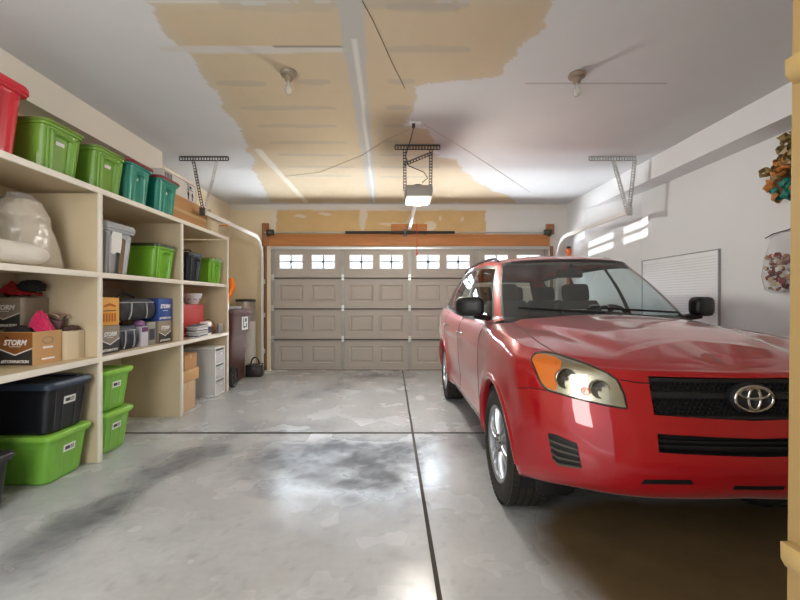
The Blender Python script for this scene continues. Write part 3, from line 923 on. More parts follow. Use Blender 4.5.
for k in range(5): plate(t, 'printed_line', M_orgprint, rect(-.08+.033*k, -.06+.033*k, .03, .10), Mf)
plate(t, 'printed_line', M_orgprint, [(-.07, .15), (.0, .165), (.07, .15), (.07, .165), (0, .185), (-.07, .165)], Mf)
chevron_box('taupe and black ball carton under the blue carton', -2.475, 4.205, z1, .235, 'px', M_taupe, M_char, '#STORMNATION', group='ball cartons', h=.23)
t = thing('cardboard_box', 'blue ball carton with white lettering on top of a taupe carton', 'box', (-2.475, 4.21, z1+.233), 0, 'ball cartons')
box_body(t, M_blue, .235, .24, .23)
Mf = face_px(.1181, 0, 0)
text('lettering', 'STORM', .055, M_wht, t, Mf @ Matrix.Translation((0, .145, 0)), shear=.2, bold=.002)
text('lettering', '#STORMNATION', .030, M_wht, t, Mf @ Matrix.Translation((0, .025, 0)), shear=.15, bold=.001, sx=.9)
plate(t, 'printed_line', M_wht, rect(-.05, .05, .10, .105), Mf)
# open pale box next to the copper one
t = thing('cardboard_box', 'small open pale cardboard box next to the copper and black carton', 'box', (-2.51, 3.052, z1+.001))
box_body(t, M_cards, .25, .165, .215, True)
b = MB(); b.box(-.12, .118, -.078, .078, .12, .125); b.build('liner', M_card2, t)

# top shelf far end
t = thing('cardboard_box', 'long tan cardboard box lying on the far end of the top shelf', 'box', (-2.655, 4.89, z3+.001), 0)
box_body(t, M_card2, .40, .94, .335)
b = MB(); b.box(-.2012, .2012, -.49, .49, .15, .20) if False else b.box(.2, .2012, -.468, .468, .155, .19); b.build('tape', M_tape, t)
t = thing('printed_box', 'flat white box with black outline and arrow marks atop tan box', 'box', (-2.68, 4.80, z3+.338), 0)
box_body(t, mat('white cardboard', '#dcd8d0', .6, var=.03), .36, .74, .24)
Mf = face_px(.1806, 0, 0)
for r in (rect(-.36, .36, .225, .231), rect(-.36, .36, .012, .018), rect(-.362, -.356, .012, .231), rect(.356, .362, .012, .231)): plate(t, 'black_outline', M_ink, r, Mf)
for k in range(5): plate(t, 'barcode_bar', M_ink, rect(-.34+.030*k, -.32+.030*k, .10, .215), Mf)
for yy in (.17, .27):
    plate(t, 'arrow_mark', M_ink, [(yy-.012, .03), (yy+.012, .03), (yy+.012, .085), (yy+.03, .085), (yy, .135), (yy-.03, .085), (yy-.012, .085)], Mf)
plate(t, 'printed_line', M_ink, rect(.15, .29, .15, .156), Mf); plate(t, 'printed_line', M_ink, rect(.20, .25, .17, .20), Mf)
t = thing('cardboard_box', 'plain cream box standing at the end of the top shelf', 'box', (-2.475, 5.49, z3+.001))
box_body(t, M_cards, .15, .225, .335)
b = MB(); b.lathe([(0, -.022), (.016, -.016), (.022, 0), (.016, .016), (0, .022)], 14, Matrix.Translation((-2.30, 5.645, 2.31))); b.box(-2.40, -2.30, 5.625, 5.64, 2.305, 2.315); b.bm.transform(Matrix.Translation((2.475, -5.49, -z3-.001)))
b.build('knob', mat('orange plastic knob', '#d8862a', .4), t, smooth=60)

# bottom far bay: cartons and drawers
def carton(label, x, y, z, dx, dy, dz, m, group='cartons on the floor under the shelving', rz=0):
    t = thing('cardboard_box', label, 'box', (x, y, z+.001), rz, group)
    box_body(t, m, dx, dy, dz)
    b = MB(); b.box(-dx*.46, dx*.46, -.022, .022, dz, dz+.0008); b.box(dx/2, dx/2+.0008, -.022, .022, dz*.72, dz); b.build('tape', M_tape, t)
    return t
carton('plain tan carton at the bottom of the floor stack under the far bay', -2.48, 4.62, 0, .30, .36, .325, M_cardp)
carton('wider tan carton lying in the middle of the floor stack', -2.49, 4.68, .327, .32, .42, .135, M_card)
carton('brown carton on top of the floor stack tilted a little', -2.49, 4.72, .464, .28, .36, .17, M_card2, rz=.1)
t = thing('drawer_tower', 'white plastic drawer tower with three clear drawers on the floor', 'drawer unit', (-2.50, 5.425, .001))
b = MB()
for sx in (-.19, .19):
    for sy in (-.155, .135): b.box(sx-.012, sx+.012, sy+.0, sy+.022, 0, .64)
for z in (.0, .205, .41, .62): b.box(-.20, .20, -.155, .157, z, z+.02)
b.build('frame', M_whitepl, t, bevel=.003)
M_frost = glassmat('frosted clear plastic', (.92, .94, .95), rough=.25, haze=.6)
for z in (.024, .229, .434):
    d = MB(); w = .003; x0, x1, y0, y1, h = -.185, .198, -.130, .132, .16
    d.box(x0, x1, y0, y1, z, z+w); d.box(x0, x0+w, y0, y1, z+w, z+h); d.box(x1-w, x1, y0, y1, z+w, z+h); d.box(x0, x1, y0, y0+w, z+w, z+h); d.box(x0, x1, y1-w, y1, z+w, z+h)
    dr = d.build('drawer', M_frost, t)
    d = MB(); d.box(.199, .212, -.045, .045, z+.11, z+.125); d.build('handle', M_whitepl, dr, bevel=.002)
b = MB(); b.box(-.2, .2, -.1585, -.1555, .02, .62); b.build('side_panel', M_frost, t)

# far bay of the low shelf
t = thing('cardboard_box', 'red box standing behind white papers on the low shelf', 'box', (-2.505, 4.92, z1+.001))
box_body(t, mat('red printed cardboard', '#b52a1e', .5, var=.08), .20, .50, .39)
M_paper = [mat('paper %d' % q, h_, .8) for q, h_ in enumerate(('#d9d6d2', '#c9c9cf', '#5c5a66', '#b9b2a8', '#e0dfe0'))]
t = thing('paper_stack', 'tall stack of white papers and envelopes before the red box', 'papers', (-2.334, 4.86, z1+.001))
for k in range(12):
    b = MB(); M = Matrix.Translation((.004*((k*5) % 3)-.004, .012*((k*7) % 5)-.02, .0125*k)) @ Matrix.Rotation(.10*((k % 3)-1), 4, 'Z') @ Matrix.Rotation(.02*(k > 8), 4, 'X')
    b.box(-.058, .058, -.16, .15-.012*(k % 4), 0, .0115, M); b.build('envelope', M_paper[(k*2) % 5], t)
t = thing('dark_print_box', 'white and dark purple small box under the loose papers', 'box', (-2.345, 5.10, z1+.001))
box_body(t, M_wht, .10, .11, .17); plate(t, 'dark_print', mat('purple print', '#3a3050', .6), rect(-.05, .05, .03, .11), face_px(.0505, 0, 0))
t = thing('bowl', 'white bowl with purple pattern on top of the red box', 'bowl', (-2.50, 5.05, z1+.393))
b = MB(); b.lathe([(0, 0), (.07, 0), (.075, .012), (.11, .08), (.125, .135), (.12, .135), (.105, .08), (.068, .016), (0, .012)], 28); b.build('body', mat('white glazed bowl', '#d9d6d8', .3), t, smooth=40)
b = MB()
for k in range(9):
    a = 2*PI*k/9; b.prism([(-.018, -.012), (.018, -.016), (.010, .018), (-.014, .014)], .003, Matrix.Rotation(a, 4, 'Z') @ Matrix.Translation((.1015, 0, .07)) @ Matrix.Rotation(-.35, 4, 'Y') @ Matrix(((0,0,1,0),(1,0,0,0),(0,1,0,0),(0,0,0,1))))
b.build('pattern', mat('purple glaze', '#5a4a86', .3), t)
t = thing('wooden_box', 'reddish brown wooden box beside the red box on low shelf', 'box', (-2.60, 5.29, z1+.001))
box_body(t, mat('red brown wood', '#7a4228', .5, var=.15), .16, .17, .31)
# basket of odds and ends
t = thing('wicker_basket', 'brown wicker basket of odds and ends on the low shelf', 'basket', (-2.39, 5.27, z1+.001))
b = MB()
for k in range(6):
    r = .062+.006*k; b.lathe([(r-.006, k*.016), (r, k*.016+.006), (r-.006, k*.016+.013), (r-.012, k*.016+.006)], 20, closed=True)
b.lathe([(0, 0), (.06, 0), (.06, .004), (0, .004)], 20)
b.build('body', mat('wicker', '#6a4426', .7, var=.25, scale=30), t, smooth=50)
b = MB(); b.tube([(.085*math.cos(a), 0, .09+.10*math.sin(a)) for a in np.linspace(0, PI, 13)], .006, 6); b.build('handle', mat('wicker handle', '#7d4f28', .7), t, smooth=50)
random.seed(3)
for k in range(7):
    a = k*2.4; b = MB(); r = .022; M = Matrix.Translation((.04*math.cos(a), .04*math.sin(a), .085+.012*(k % 3)))
    b.lathe([(0, -r), (r*.7, -r*.7), (r, 0), (r*.7, r*.7), (0, r)], 12, M); b.build('dried_pod', mat('dried pod', ('#8a4a22', '#5c3a22', '#a0602a')[k % 3], .7), t, smooth=60)
t = thing('jar', 'small grey lidded jar at the far end of the low shelf', 'jar', (-2.325, 5.47, z1+.001))
b = MB(); b.lathe([(0, 0), (.038, 0), (.042, .008), (.042, .075), (.034, .092), (.034, .10), (0, .10)], 20); b.build('body', mat('grey glazed jar', '#8e8c8c', .35), t, smooth=40)
b = MB(); b.lathe([(.0, .10), (.036, .10), (.036, .125), (.03, .13), (0, .13)], 20); b.build('lid', mat('steel jar lid', '#b9b6b0', .3, .6), t, smooth=40)
t = thing('jar', 'dark squat jar between the basket and grey jar', 'jar', (-2.36, 5.385, z1+.001))
b = MB(); b.lathe([(0, 0), (.03, 0), (.034, .01), (.034, .05), (.026, .065), (0, .065)], 18); b.build('body', mat('dark brown jar', '#3b2a22', .35), t, smooth=40)

# ---------------------------------------------------------------- soft things
def blob(name, m, label, cat, loc, rad, disp=.25, freq=4, seed=0, flat=True, parent=None, sub=4, squash=None, smooth=180, sharp=1.0, rz=0):
    bm = bmesh.new(); bmesh.ops.create_icosphere(bm, subdivisions=sub, radius=1)
    for v in bm.verts:
        d = v.co.normalized()
        n = noise.fractal(d*freq+Vector((seed*3.1, seed*1.7, seed)), .8, 2.1, 4)
        n2 = 1-abs(noise.noise(d*freq*1.4+Vector((seed, 5, seed*2))))*2
        r = 1+disp*(n*.6+n2*.4*sharp)
        p = d*r
        q = Vector((p.x*rad[0], p.y*rad[1], p.z*rad[2]))
        if flat and q.z < -rad[2]*.62: q.z = -rad[2]*.62
        v.co = q
    if flat:
        mz = min(v.co.z for v in bm.verts)
        for v in bm.verts: v.co.z -= mz
    me = bpy.data.meshes.new(name); bm.to_mesh(me); bm.free()
    o = meshobj(name, me, m, parent, smooth)
    o.location = loc; o.rotation_euler.z = rz
    if label: tag(o, label, cat)
    return o
M_pink = mat('pink fleece', '#d3245f', .9, var=.12, scale=14, bump=.3, bscale=90, sheen=.3)
M_bfab = mat('black fabric', '#1e1c20', .85, var=.2, scale=20, bump=.3, bscale=120)
M_mauve = mat('mauve canvas', '#7f6266', .85, var=.15, scale=20, bump=.3, bscale=120)
M_redc = mat('red cloth', '#a51d20', .85, var=.2, scale=14, bump=.3, bscale=90)
M_brnc = mat('brown cloth', '#4b3630', .85, var=.25, scale=14, bump=.3, bscale=90)
def drape(name, m, label, cat, loc, rad, seed=0, rz=0, parent=None, peak=1.0, cup=0):
    """a crumpled cloth heap: a folded sheet with thickness"""
    bm = bmesh.new(); N = 46
    vs = []
    for i in range(N):
        row = []
        for j in range(N):
            u, v = i/(N-1)*2-1, j/(N-1)*2-1
            r = math.hypot(u, v)
            a = math.atan2(v, u)
            edge = 1+.16*math.sin(3*a+seed)+.10*math.sin(7*a+seed*2)
            k = max(abs(u), abs(v)); s = (k/r if r > 1e-6 else 1)*edge
            x, y = u*s, v*s
            h = peak*math.exp(-1.6*(x*x+y*y))*(1+.25*math.sin(4*a+seed*1.3)*min(1, r*1.5))
            n = noise.fractal(Vector((x*2.2+seed, y*2.2, seed*2.)), .7, 2.2, 5)
            rg = abs(noise.noise(Vector((x*2.6+seed*2, y*2.6-seed, 1.7))))
            z = h*.8+.16*n+.22*(.5-rg)*(.5+.5*h)
            row.append(bm.verts.new((x*rad[0], y*rad[1], max(0.004, z)*rad[2])))
        vs.append(row)
    for i in range(N-1):
        for j in range(N-1): bm.faces.new((vs[i][j], vs[i+1][j], vs[i+1][j+1], vs[i][j+1]))
    me = bpy.data.meshes.new(name); bm.to_mesh(me); bm.free()
    o = meshobj(name, me, m, parent, 180)
    o.location = loc; o.rotation_euler.z = rz
    md = o.modifiers.new('thickness', 'SOLIDIFY'); md.thickness = .006; md.offset = 1
    if label: tag(o, label, cat)
    return o
# clothes in and above the open carton
drape('pink_jacket', M_pink, 'bright pink fleece jacket bulging from the copper and black carton', 'jacket', (-2.512, 2.888, z1+.180), (.084, .062, .185), 4.0, .5, peak=1.05)
tcap = thing('cap', 'black cap lying on the open copper and black carton', 'cap', (-2.595, 2.815, z1+.170))
b = MB(); b.lathe([(.088, 0), (.092, .02), (.082, .06), (.055, .088), (.02, .098), (0, .099)], 24); b.build('crown', M_bfab, tcap, smooth=60)
b = MB()
b.loft([[(.09*math.cos(a)*s+(.0), -.0+.09*math.sin(a)*s-dy, z) for a in np.linspace(PI*1.08, PI*1.92, 14)] for s, dy, z in ((.95, 0, .026), (1.06, .0, .02), (1.06, .0, .026), (.95, 0, .032))], close=False, caps=False); b.build('brim', M_bfab, tcap, smooth=60)
t = thing('canvas_bag', 'mauve canvas bag with rope handles behind the pale box', 'bag', (-2.70, 3.075, z1+.001)) if False else None
drape('red_cloth', M_redc, 'crumpled red cloth heaped on the rear taupe carton', 'cloth', (-2.80, 3.01, z1+.465), (.15, .12, .11), 2.0, .3)
blob('black_glove', M_bfab, 'black glove lying on the red cloth at the back', 'glove', (-2.70, 3.03, z1+.512), (.085, .06, .05), .3, 3, 4)
tb = thing('canvas_bag', 'mauve canvas bag with cord handles above the small pale box', 'bag', (-2.565, 3.052, z1+.128))
b = MB(); NN = 28
b.loft([[((hx+.012*math.sin(5*2*PI*k/NN+z*20))*math.cos(2*PI*k/NN), (hy+.006*math.sin(4*2*PI*k/NN))*math.sin(2*PI*k/NN), z+.02*math.sin(3*2*PI*k/NN)*(z > .1)) for k in range(NN)] for hx, hy, z in ((.05, .045, 0), (.055, .05, .03), (.055, .055, .09), (.075, .066, .14), (.088, .07, .18), (.08, .06, .175), (.06, .05, .12))])
b.build('body', M_mauve, tb, smooth=60)
for s in (-1, 1):
    b = MB(); b.tube([(.085*math.cos(a), .05*s+.012*math.sin(a*2), .180+.035*math.sin(a)) for a in np.linspace(0, PI, 13)], .007, 6); b.build('handle', mat('pale cord', '#b59a86', .8), tb, smooth=50)
blob('brown_scarf', M_brnc, 'dark brown scarf resting on the edge of the small pale box', 'scarf', (-2.425, 3.06, z1+.205), (.042, .065, .03), .3, 3, 9)

# bowling bags
def bag(label, y0, y1, z, h, dx, m, pip, seed, ends=True):
    yc = (y0+y1)/2; hy = (y1-y0)/2
    t = thing('bowling_bag', label, 'bag', (-2.36-dx/2, yc, z+.001))
    b = MB(); R = []
    N = 18
    for i in range(N+1):
        s = i/N; z_ = h*s
        f = 1-.18*abs(s*2-1)**3
        hx = dx/2*f; hyy = hy*(1-.10*s**2)*f**.5
        R.append([(x+.004*math.sin(9*s+y*30+seed), y, z_) for x, y in section(hx, hyy, .035, 8, 8, 4)])
    b.loft(R); b.build('body', m, t, smooth=60)
    p = MB()
    for s in (.80,):
        pts = [(x*1.01, y*1.01, h*s) for x, y in section(dx/2*.97, hy*.935, .035, 6, 6, 4)]; p.tube(pts+[pts[0]], .005, 6)
    for yy in (-hy*.45, hy*.45):
        p.tube([(dx/2*(1-.18*abs(s*2-1)**3)+.004, yy*(1-.2*s), h*s) for s in np.linspace(.05, .8, 9)], .007, 6)
    p.build('piping', pip, t, smooth=50)
    q = MB(); q.tube([(0, hy*.45*math.cos(a), h*.96+.045*math.sin(a)) for a in np.linspace(0, PI, 13)], .010, 6); q.build('handle', M_bfab, t, smooth=50)
    return t
M_pipe = mat('grey piping', '#9a9a9c', .5)
M_bagb = mat('black nylon', '#15161c', .55, var=.2, scale=20, bump=.15, bscale=200)
M_bagn = mat('navy black nylon', '#141a2c', .5, var=.25, scale=15, bump=.15, bscale=200)
bag('navy and black ball bag with grey piping under another bag', 3.49, 3.79, z1, .215, .26, M_bagn, M_pipe, 1)
bag('wide black ball bag with pale piping lying on top of a navy bag', 3.49, 4.06, z1+.263, .20, .26, M_bagb, M_pipe, 2)
t = thing('white_box', 'narrow white box between the navy bag and taupe carton', 'box', (-2.44, 3.865, z1+.001)); box_body(t, mat('white gloss card', '#c9c8d2', .4), .16, .10, .19)
plate(t, 'purple_print', mat('purple red print', '#6c3a66', .5), rect(-.048, .048, .14, .185), face_px(.0805, 0, 0))
t = thing('grey_box', 'grey box with dark window beside the narrow white box', 'box', (-2.45, 3.995, z1+.001)); box_body(t, mat('grey card', '#8b8880', .5), .16, .13, .225)
plate(t, 'dark_print', M_ink, rect(-.045, .045, .05, .16), face_px(.0805, 0, 0))
t = thing('accessory_pouch', 'small purple and white pouch on the narrow white box', 'pouch', (-2.42, 3.86, z1+.193))
blob('pouch_body', mat('purple white pouch', '#7d5a7e', .6, var=.4, scale=16), None, None, (0, 0, 0), (.055, .055, .038), .12, 2, 3, parent=t)

# plastic sack of white stuffing
def sack():
    t = thing('plastic_bag', 'large clear plastic bag stuffed with cream filling on the middle shelf', 'bag', (-2.575, 2.862, z2+.002), 0)
    bm = bmesh.new(); nz, na = 44, 72
    rows = []
    ctrl = [(0, .14, .225, 0), (.04, .155, .235, 0), (.14, .145, .20, .0), (.25, .14, .175, -.01), (.31, .13, .16, -.03), (.36, .145, .165, -.05), (.43, .12, .135, -.065), (.47, .11, .11, -.055), (.495, .08, .08, -.06), (.52, .06, .065, -.065)]
    def ev(s):
        x = s*(len(ctrl)-1); i = min(len(ctrl)-2, int(x)); f = x-i; f = f*f*(3-2*f) if False else f
        return [a+(b-a)*f for a, b in zip(ctrl[i], ctrl[i+1])]
    for i in range(nz+1):
        z, rx, ry, oy = ev(i/nz)
        row = []
        for k in range(na):
            a = 2*PI*k/na
            d = Vector((math.cos(a), math.sin(a), z*5))
            w = .035*noise.fractal(d*1.6, .7, 2.1, 4)+.010*abs(noise.noise(d*6))
            pl = .012*math.sin(a*17+z*30)*sm(.40, .5, z)
            f = 1+w*2.2+pl*3
            x, y = rx*math.cos(a)*f, ry*math.sin(a)*f+oy
            if y > 0 and z < .25: y += .02*(1-z/.25)*math.sin(a)
            row.append(bm.verts.new((min(x, .24), y, z+.008*noise.noise(Vector((x*9, y*9, z*4)))*(z > .02))))
        rows.append(row)
    for a, b in zip(rows, rows[1:]):
        for k in range(na): bm.faces.new((a[k], a[(k+1) % na], b[(k+1) % na], b[k]))
    bm.faces.new(rows[0][::-1]); bm.faces.new(rows[-1])
    bmesh.ops.recalc_face_normals(bm, faces=bm.faces)
    me = bpy.data.meshes.new('sack'); bm.to_mesh(me)
    o = meshobj('plastic_film', me, glassmat('clear crinkled plastic', (.97, .96, .94), rough=.25, haze=.26), t, 180)
    for v in bm.verts: v.co = Vector((v.co.x*.965, v.co.y*.965, v.co.z*.97+.005))
    bmesh.ops.delete(bm, geom=[v for v in bm.verts if v.co.z > .475], context='VERTS')
    me2 = bpy.data.meshes.new('fill'); bm.to_mesh(me2); bm.free()
    meshobj('filling', me2, mat('cream fibre filling', '#c4b69c', .95, var=.10, scale=8, bump=.5, bscale=25), t, 180)
    return t
sack()
t = thing('rolled_blanket', 'rolled white quilt with rounded end at the front of the middle shelf', 'blanket', (-2.352, 2.335, z2+.005))
b = MB(); R = []
for i in range(41):
    s = i/40; y = -.375+.775*s
    e = 1 if s < .85 else math.sqrt(max(0.0, 1-((s-.85)/.15)**2))
    e = max(e, .05)
    puff = 1+.015*math.sin(s*2*PI*4)
    R.append([(.076*math.cos(2*PI*k/28)*(.4+.6*e)*puff+.0015*math.sin(k*1.7+s*9), y, .074+.072*math.sin(2*PI*k/28)*e*puff) for k in range(28)])
b.loft(R); b.build('quilt', mat('white quilted cotton', '#e2ddd2', .9, var=.05, scale=12, bump=.25, bscale=40), t, smooth=60)
b = MB(); b.tube([(.080*math.cos(a), .0, .074+.076*math.sin(a)) for a in np.linspace(-.9, PI+.9, 20)], .004, 6); b.build('seam', mat('quilt seam', '#b9b0a0', .9), t, smooth=50)

# ---------------------------------------------------------------- corner items
def trash_can():
    t = thing('trash_can', 'brown wheeled trash can with papers on its lid behind the shelving', 'trash can', (-2.54, 6.065, 0))
    M_br = mat('brown moulded plastic', '#4e2b21', .5, var=.08, scale=6, spec=.25)
    b = MB(); R = []
    for hx, y0, y1, z in ((.20, -.27, .36, .035), (.205, -.275, .37, .06), (.235, -.31, .41, .70), (.238, -.315, .42, .74), (.262, -.33, .45, .79), (.268, -.335, .47, 1.03), (.285, -.345, .49, 1.04), (.285, -.345, .49, 1.075)):
        R.append([(x, y+(y0+y1)/2, z) for x, y in section(hx, (y1-y0)/2, .05, 8, 8, 5)])
    b.loft(R); b.build('body', M_br, t, smooth=35)
    b = MB(); R = []
    for hx, y0, y1, z in ((.29, -.36, .51, 1.07), (.295, -.365, .54, 1.085), (.29, -.36, .53, 1.115), (.25, -.32, .46, 1.135)):
        R.append([(x, y+(y0+y1)/2, z) for x, y in section(hx, (y1-y0)/2, .06, 8, 8, 5)])
    b.loft(R); b.build('lid', mat('dark brown lid', '#522e25', .4, var=.08), t, smooth=35)
    b = MB(); b.tube([(-.23, -.36, 1.02), (-.23, -.40, 1.03), (.23, -.40, 1.03), (.23, -.36, 1.02)], .016, 8); b.build('handle_bar', M_br, t, smooth=50)
    for s in (-1, 1):
        w = MB(); M = Matrix.Translation((s*.245, -.21, .155)) @ Matrix.Rotation(PI/2*s, 4, 'Y')
        w.lathe([(0, -.03), (.12, -.03), (.15, -.022), (.155, 0), (.15, .022), (.125, .03), (.115, .018), (.05, .018), (.04, .03), (0, .03)], 28, M)
        wh = w.build('wheel', M_black, t, smooth=40)
        h = MB(); h.lathe([(0, .031), (.03, .031), (.03, .034), (0, .036)], 16, M)
        for k in range(6):
            h.bar(M @ Vector((.03*math.cos(k*PI/3), .03*math.sin(k*PI/3), .021)), M @ Vector((.112*math.cos(k*PI/3), .112*math.sin(k*PI/3), .021)), .02, .006, (1, 0, 0))
        h.build('hubcap', mat('dark grey hub', '#3a3a3d', .4), wh)
    Mf = face_px(.2685, .20, .91)
    plate(t, 'sticker', M_sticker, rect(-.13, .13, -.10, .10), Mf, .002)
    for r in (rect(-.07, -.045, -.07, .075), rect(-.07, .02, -.07, -.045), rect(.0, .07, .02, .075), rect(.04, .075, -.07, .0)): plate(t, 'sticker_mark', M_ink, r, Mf, .003)
    return t
trash_can()
t = thing('paper_stack', 'loose white papers lying on the brown trash can lid', 'papers', (-2.50, 5.98, 1.137))
for k in range(4):
    b = MB(); b.box(-.15, .17, -.22, .20, .009*k, .009*k+.007, Matrix.Translation((.02*k, .04*k, 0)) @ Matrix.Rotation(.2*k-.2, 4, 'Z')); b.build('sheet', mat('office paper', ('#dcdce0', '#c9cbd4')[k % 2], .7), t)
t = thing('steel_bin', 'tall white bin with brushed steel top band behind the brown trash can', 'bin', (-2.56, 7.10, 0))
b = MB(); b.lathe([(0, 0), (.165, 0), (.17, .01), (.17, .90), (0, .90)], 32); b.build('lower_body', mat('white enamel', '#d8d4cc', .4), t, smooth=40)
b = MB(); b.lathe([(.17, .90), (.163, .905), (.163, 1.24), (.0, 1.24)], 32); b.build('steel_band', mat('brushed steel', '#b8b4ac', .28, .9, var=.1, stretch=(1, 1, 20)), t, smooth=40)
b = MB(); b.lathe([(.160, 1.24), (.170, 1.242), (.170, 1.275), (.155, 1.285), (0, 1.288)], 32); b.build('lid', M_blackpl, t, smooth=40)
t = thing('tool_box', 'small black lockbox with hoop handle on floor by door', 'tool box', (-2.27, 6.73, 0), .1)
b = MB(); b.box(-.125, .125, -.11, .11, .002, .16); b.build('body', mat('black painted steel', '#1f1714', .45, var=.2), t, bevel=.008)
b = MB(); b.box(-.13, .13, -.115, .115, .16, .20); b.build('lid', mat('black steel lid', '#241a16', .4), t, bevel=.008)
b = MB(); b.tube([(.065*math.cos(a), 0, .20+.11*math.sin(a)) for a in np.linspace(0, PI, 15)], .012, 8); b.build('handle', M_black, t, smooth=50)
b = MB(); b.box(-.02, .02, -.125, -.114, .13, .19); b.build('latch', M_darksteel, t)
# orange vest hanging from the end of the shelving
def vest():
    bm = bmesh.new(); nu, nv = 16, 24; V = []
    for j in range(nv+1):
        t_ = j/nv; row = []
        w = .09*(1-.15*t_) if t_ < .35 else .085-.10*(t_-.35) 
        for i in range(nu+1):
            u = i/nu*2-1
            fold = .018*math.sin(u*7+t_*4)*(.4+t_)
            row.append(bm.verts.new((u*w+.035*t_+.02*math.sin(t_*5), fold, -.31*t_-.05*u*(t_ > .0)*(t_))))
        V.append(row)
    for a, b_ in zip(V, V[1:]):
        for k in range(nu): bm.faces.new((a[k], a[k+1], b_[k+1], b_[k]))
    me = bpy.data.meshes.new('v'); bm.to_mesh(me); bm.free()
    t = thing('orange_vest', 'bright orange cloth hanging from the far end of the shelving', 'cloth', (-2.31, 5.675, 1.58))
    o = meshobj('cloth', me, mat('orange cloth', '#f08226', .8, var=.08), t, 180)
    md = o.modifiers.new('th', 'SOLIDIFY'); md.thickness = .004
    b = MB(); b.tube([(-.0, -.032, .03), (-.0, .0, .02), (0, .004, -.01)], .005, 6); b.build('hook', M_steel, t)
vest()
t = thing('marker_stake', 'orange stake with black cap standing behind the parked car', 'stake', (3.12, 7.08, 0))
b = MB(); b.lathe([(0, 0), (.035, 0), (.035, .01), (.035, 2.10), (.045, 2.11), (.045, 2.17), (0, 2.17)], 16); b.build('pole', mat('orange plastic stake', '#d9632c', .5), t, smooth=40)
b = MB(); b.lathe([(0, 2.17), (.04, 2.17), (.036, 2.21), (0, 2.22)], 16); b.build('cap', M_blackpl, t, smooth=40)

# ---------------------------------------------------------------- right wall
def pegboard():
    t = thing('pegboard', 'white perforated pegboard panel on the right wall behind the car', 'pegboard', (XR-.002, 4.86, 1.18))
    hw, hh = .635, .615
    m = mat('white hardboard', '#eff2f5', .45, var=.02)
    b = MB(); b.box(-.018, -.004, -hw, hw, -hh, hh); b.build('board', m, t, bevel=.001)
    h = MB(); st = .0254*1.25
    n = int(hw*2/st)
    for i in range(1, n):
        for j in range(1, int(hh*2/st)):
            y, z = -hw+i*st, -hh+j*st
            if z < -.1: continue
            r = .0062
            h.faces([(-.0186, y+r*math.cos(a), z+r*math.sin(a)) for a in np.linspace(0, 2*PI, 7)[:-1]], [tuple(range(6))])
    o = h.build('peg_holes', mat('dark peg hole', '#aeb1b6', .9), t); o['kind'] = 'stuff'
    f = MB(); w = .012
    for r in ((-hw-w, hw+w, hh, hh+w), (-hw-w, hw+w, -hh-w, -hh), (-hw-w, -hw, -hh, hh), (hw, hw+w, -hh, hh)): f.box(-.024, -.002, r[0], r[1], r[2], r[3])
    f.build('frame', mat('grey aluminium edging', '#9b9da0', .4, .4), t)
pegboard()
def wreath():
    t = thing('wreath', 'round wreath of gold, orange and teal ribbon loops on the right wall', 'wreath', (XR-.002, 3.30, 2.36))
    b = MB(); b.tube([(-.06, .20*math.cos(a), .20*math.sin(a)) for a in np.linspace(0, 2*PI, 33)], .06, 10, caps=False); b.build('ring', mat('brown vine', '#5b4022', .8, var=.3, scale=30), t, smooth=60)
    mats = {'gold': mat('gold brown mesh', '#8f7a4a', .5, .2, var=.35, scale=25), 'orange': mat('orange tan ribbon', '#b8742f', .55, var=.3, scale=20), 'teal': mat('teal ribbon', '#0f7a6d', .45, var=.3, scale=20), 'cream': mat('cream ribbon', '#b9a888', .6, var=.2, scale=20)}
    random.seed(11)
    n = 92
    for i in range(n):
        a = 2*PI*i/n+random.uniform(-.04, .04); rr_ = .20+random.uniform(-.10, .09)
        y, z = rr_*math.cos(a), rr_*math.sin(a)
        deg = math.degrees(a) % 360   # 0 = far (+y) side
        if 35 < deg < 200: k = random.choice(['gold', 'gold', 'cream', 'orange'])
        elif deg < 35 or deg > 335: k = random.choice(['orange', 'orange', 'gold'])
        elif 265 < deg <= 335: k = random.choice(['teal', 'teal', 'teal', 'orange'])
        else: k = random.choice(['orange', 'gold', 'teal'])
        # a ribbon loop: strip curled round an axis
        L = random.uniform(.05, .075); w = random.uniform(.02, .032)
        M = Matrix.Translation((-.075-random.uniform(0, .05), y, z)) @ Matrix.Rotation(a, 4, 'X') @ Matrix.Rotation(random.uniform(-.9, .9), 4, 'Z') @ Matrix.Rotation(random.uniform(-.9, .9), 4, 'Y')
        bm = MB(); R = []
        for j in range(17):
            th = j/16*2*PI*.92
            R.append([M @ Vector((-.030*math.sin(th)*1.3-.01, L*(1-math.cos(th))*.62-.03, s*w*(.55+.45*math.sin(th/2))+.006*math.sin(th*3)*s)) for s in (-1, -.5, 0, .5, 1)])
        bm.loft(R, caps=False, close=False)
        o = bm.build('ribbon_loop', mats[k], t, smooth=80)
        md = o.modifiers.new('th', 'SOLIDIFY'); md.thickness = .003
wreath()
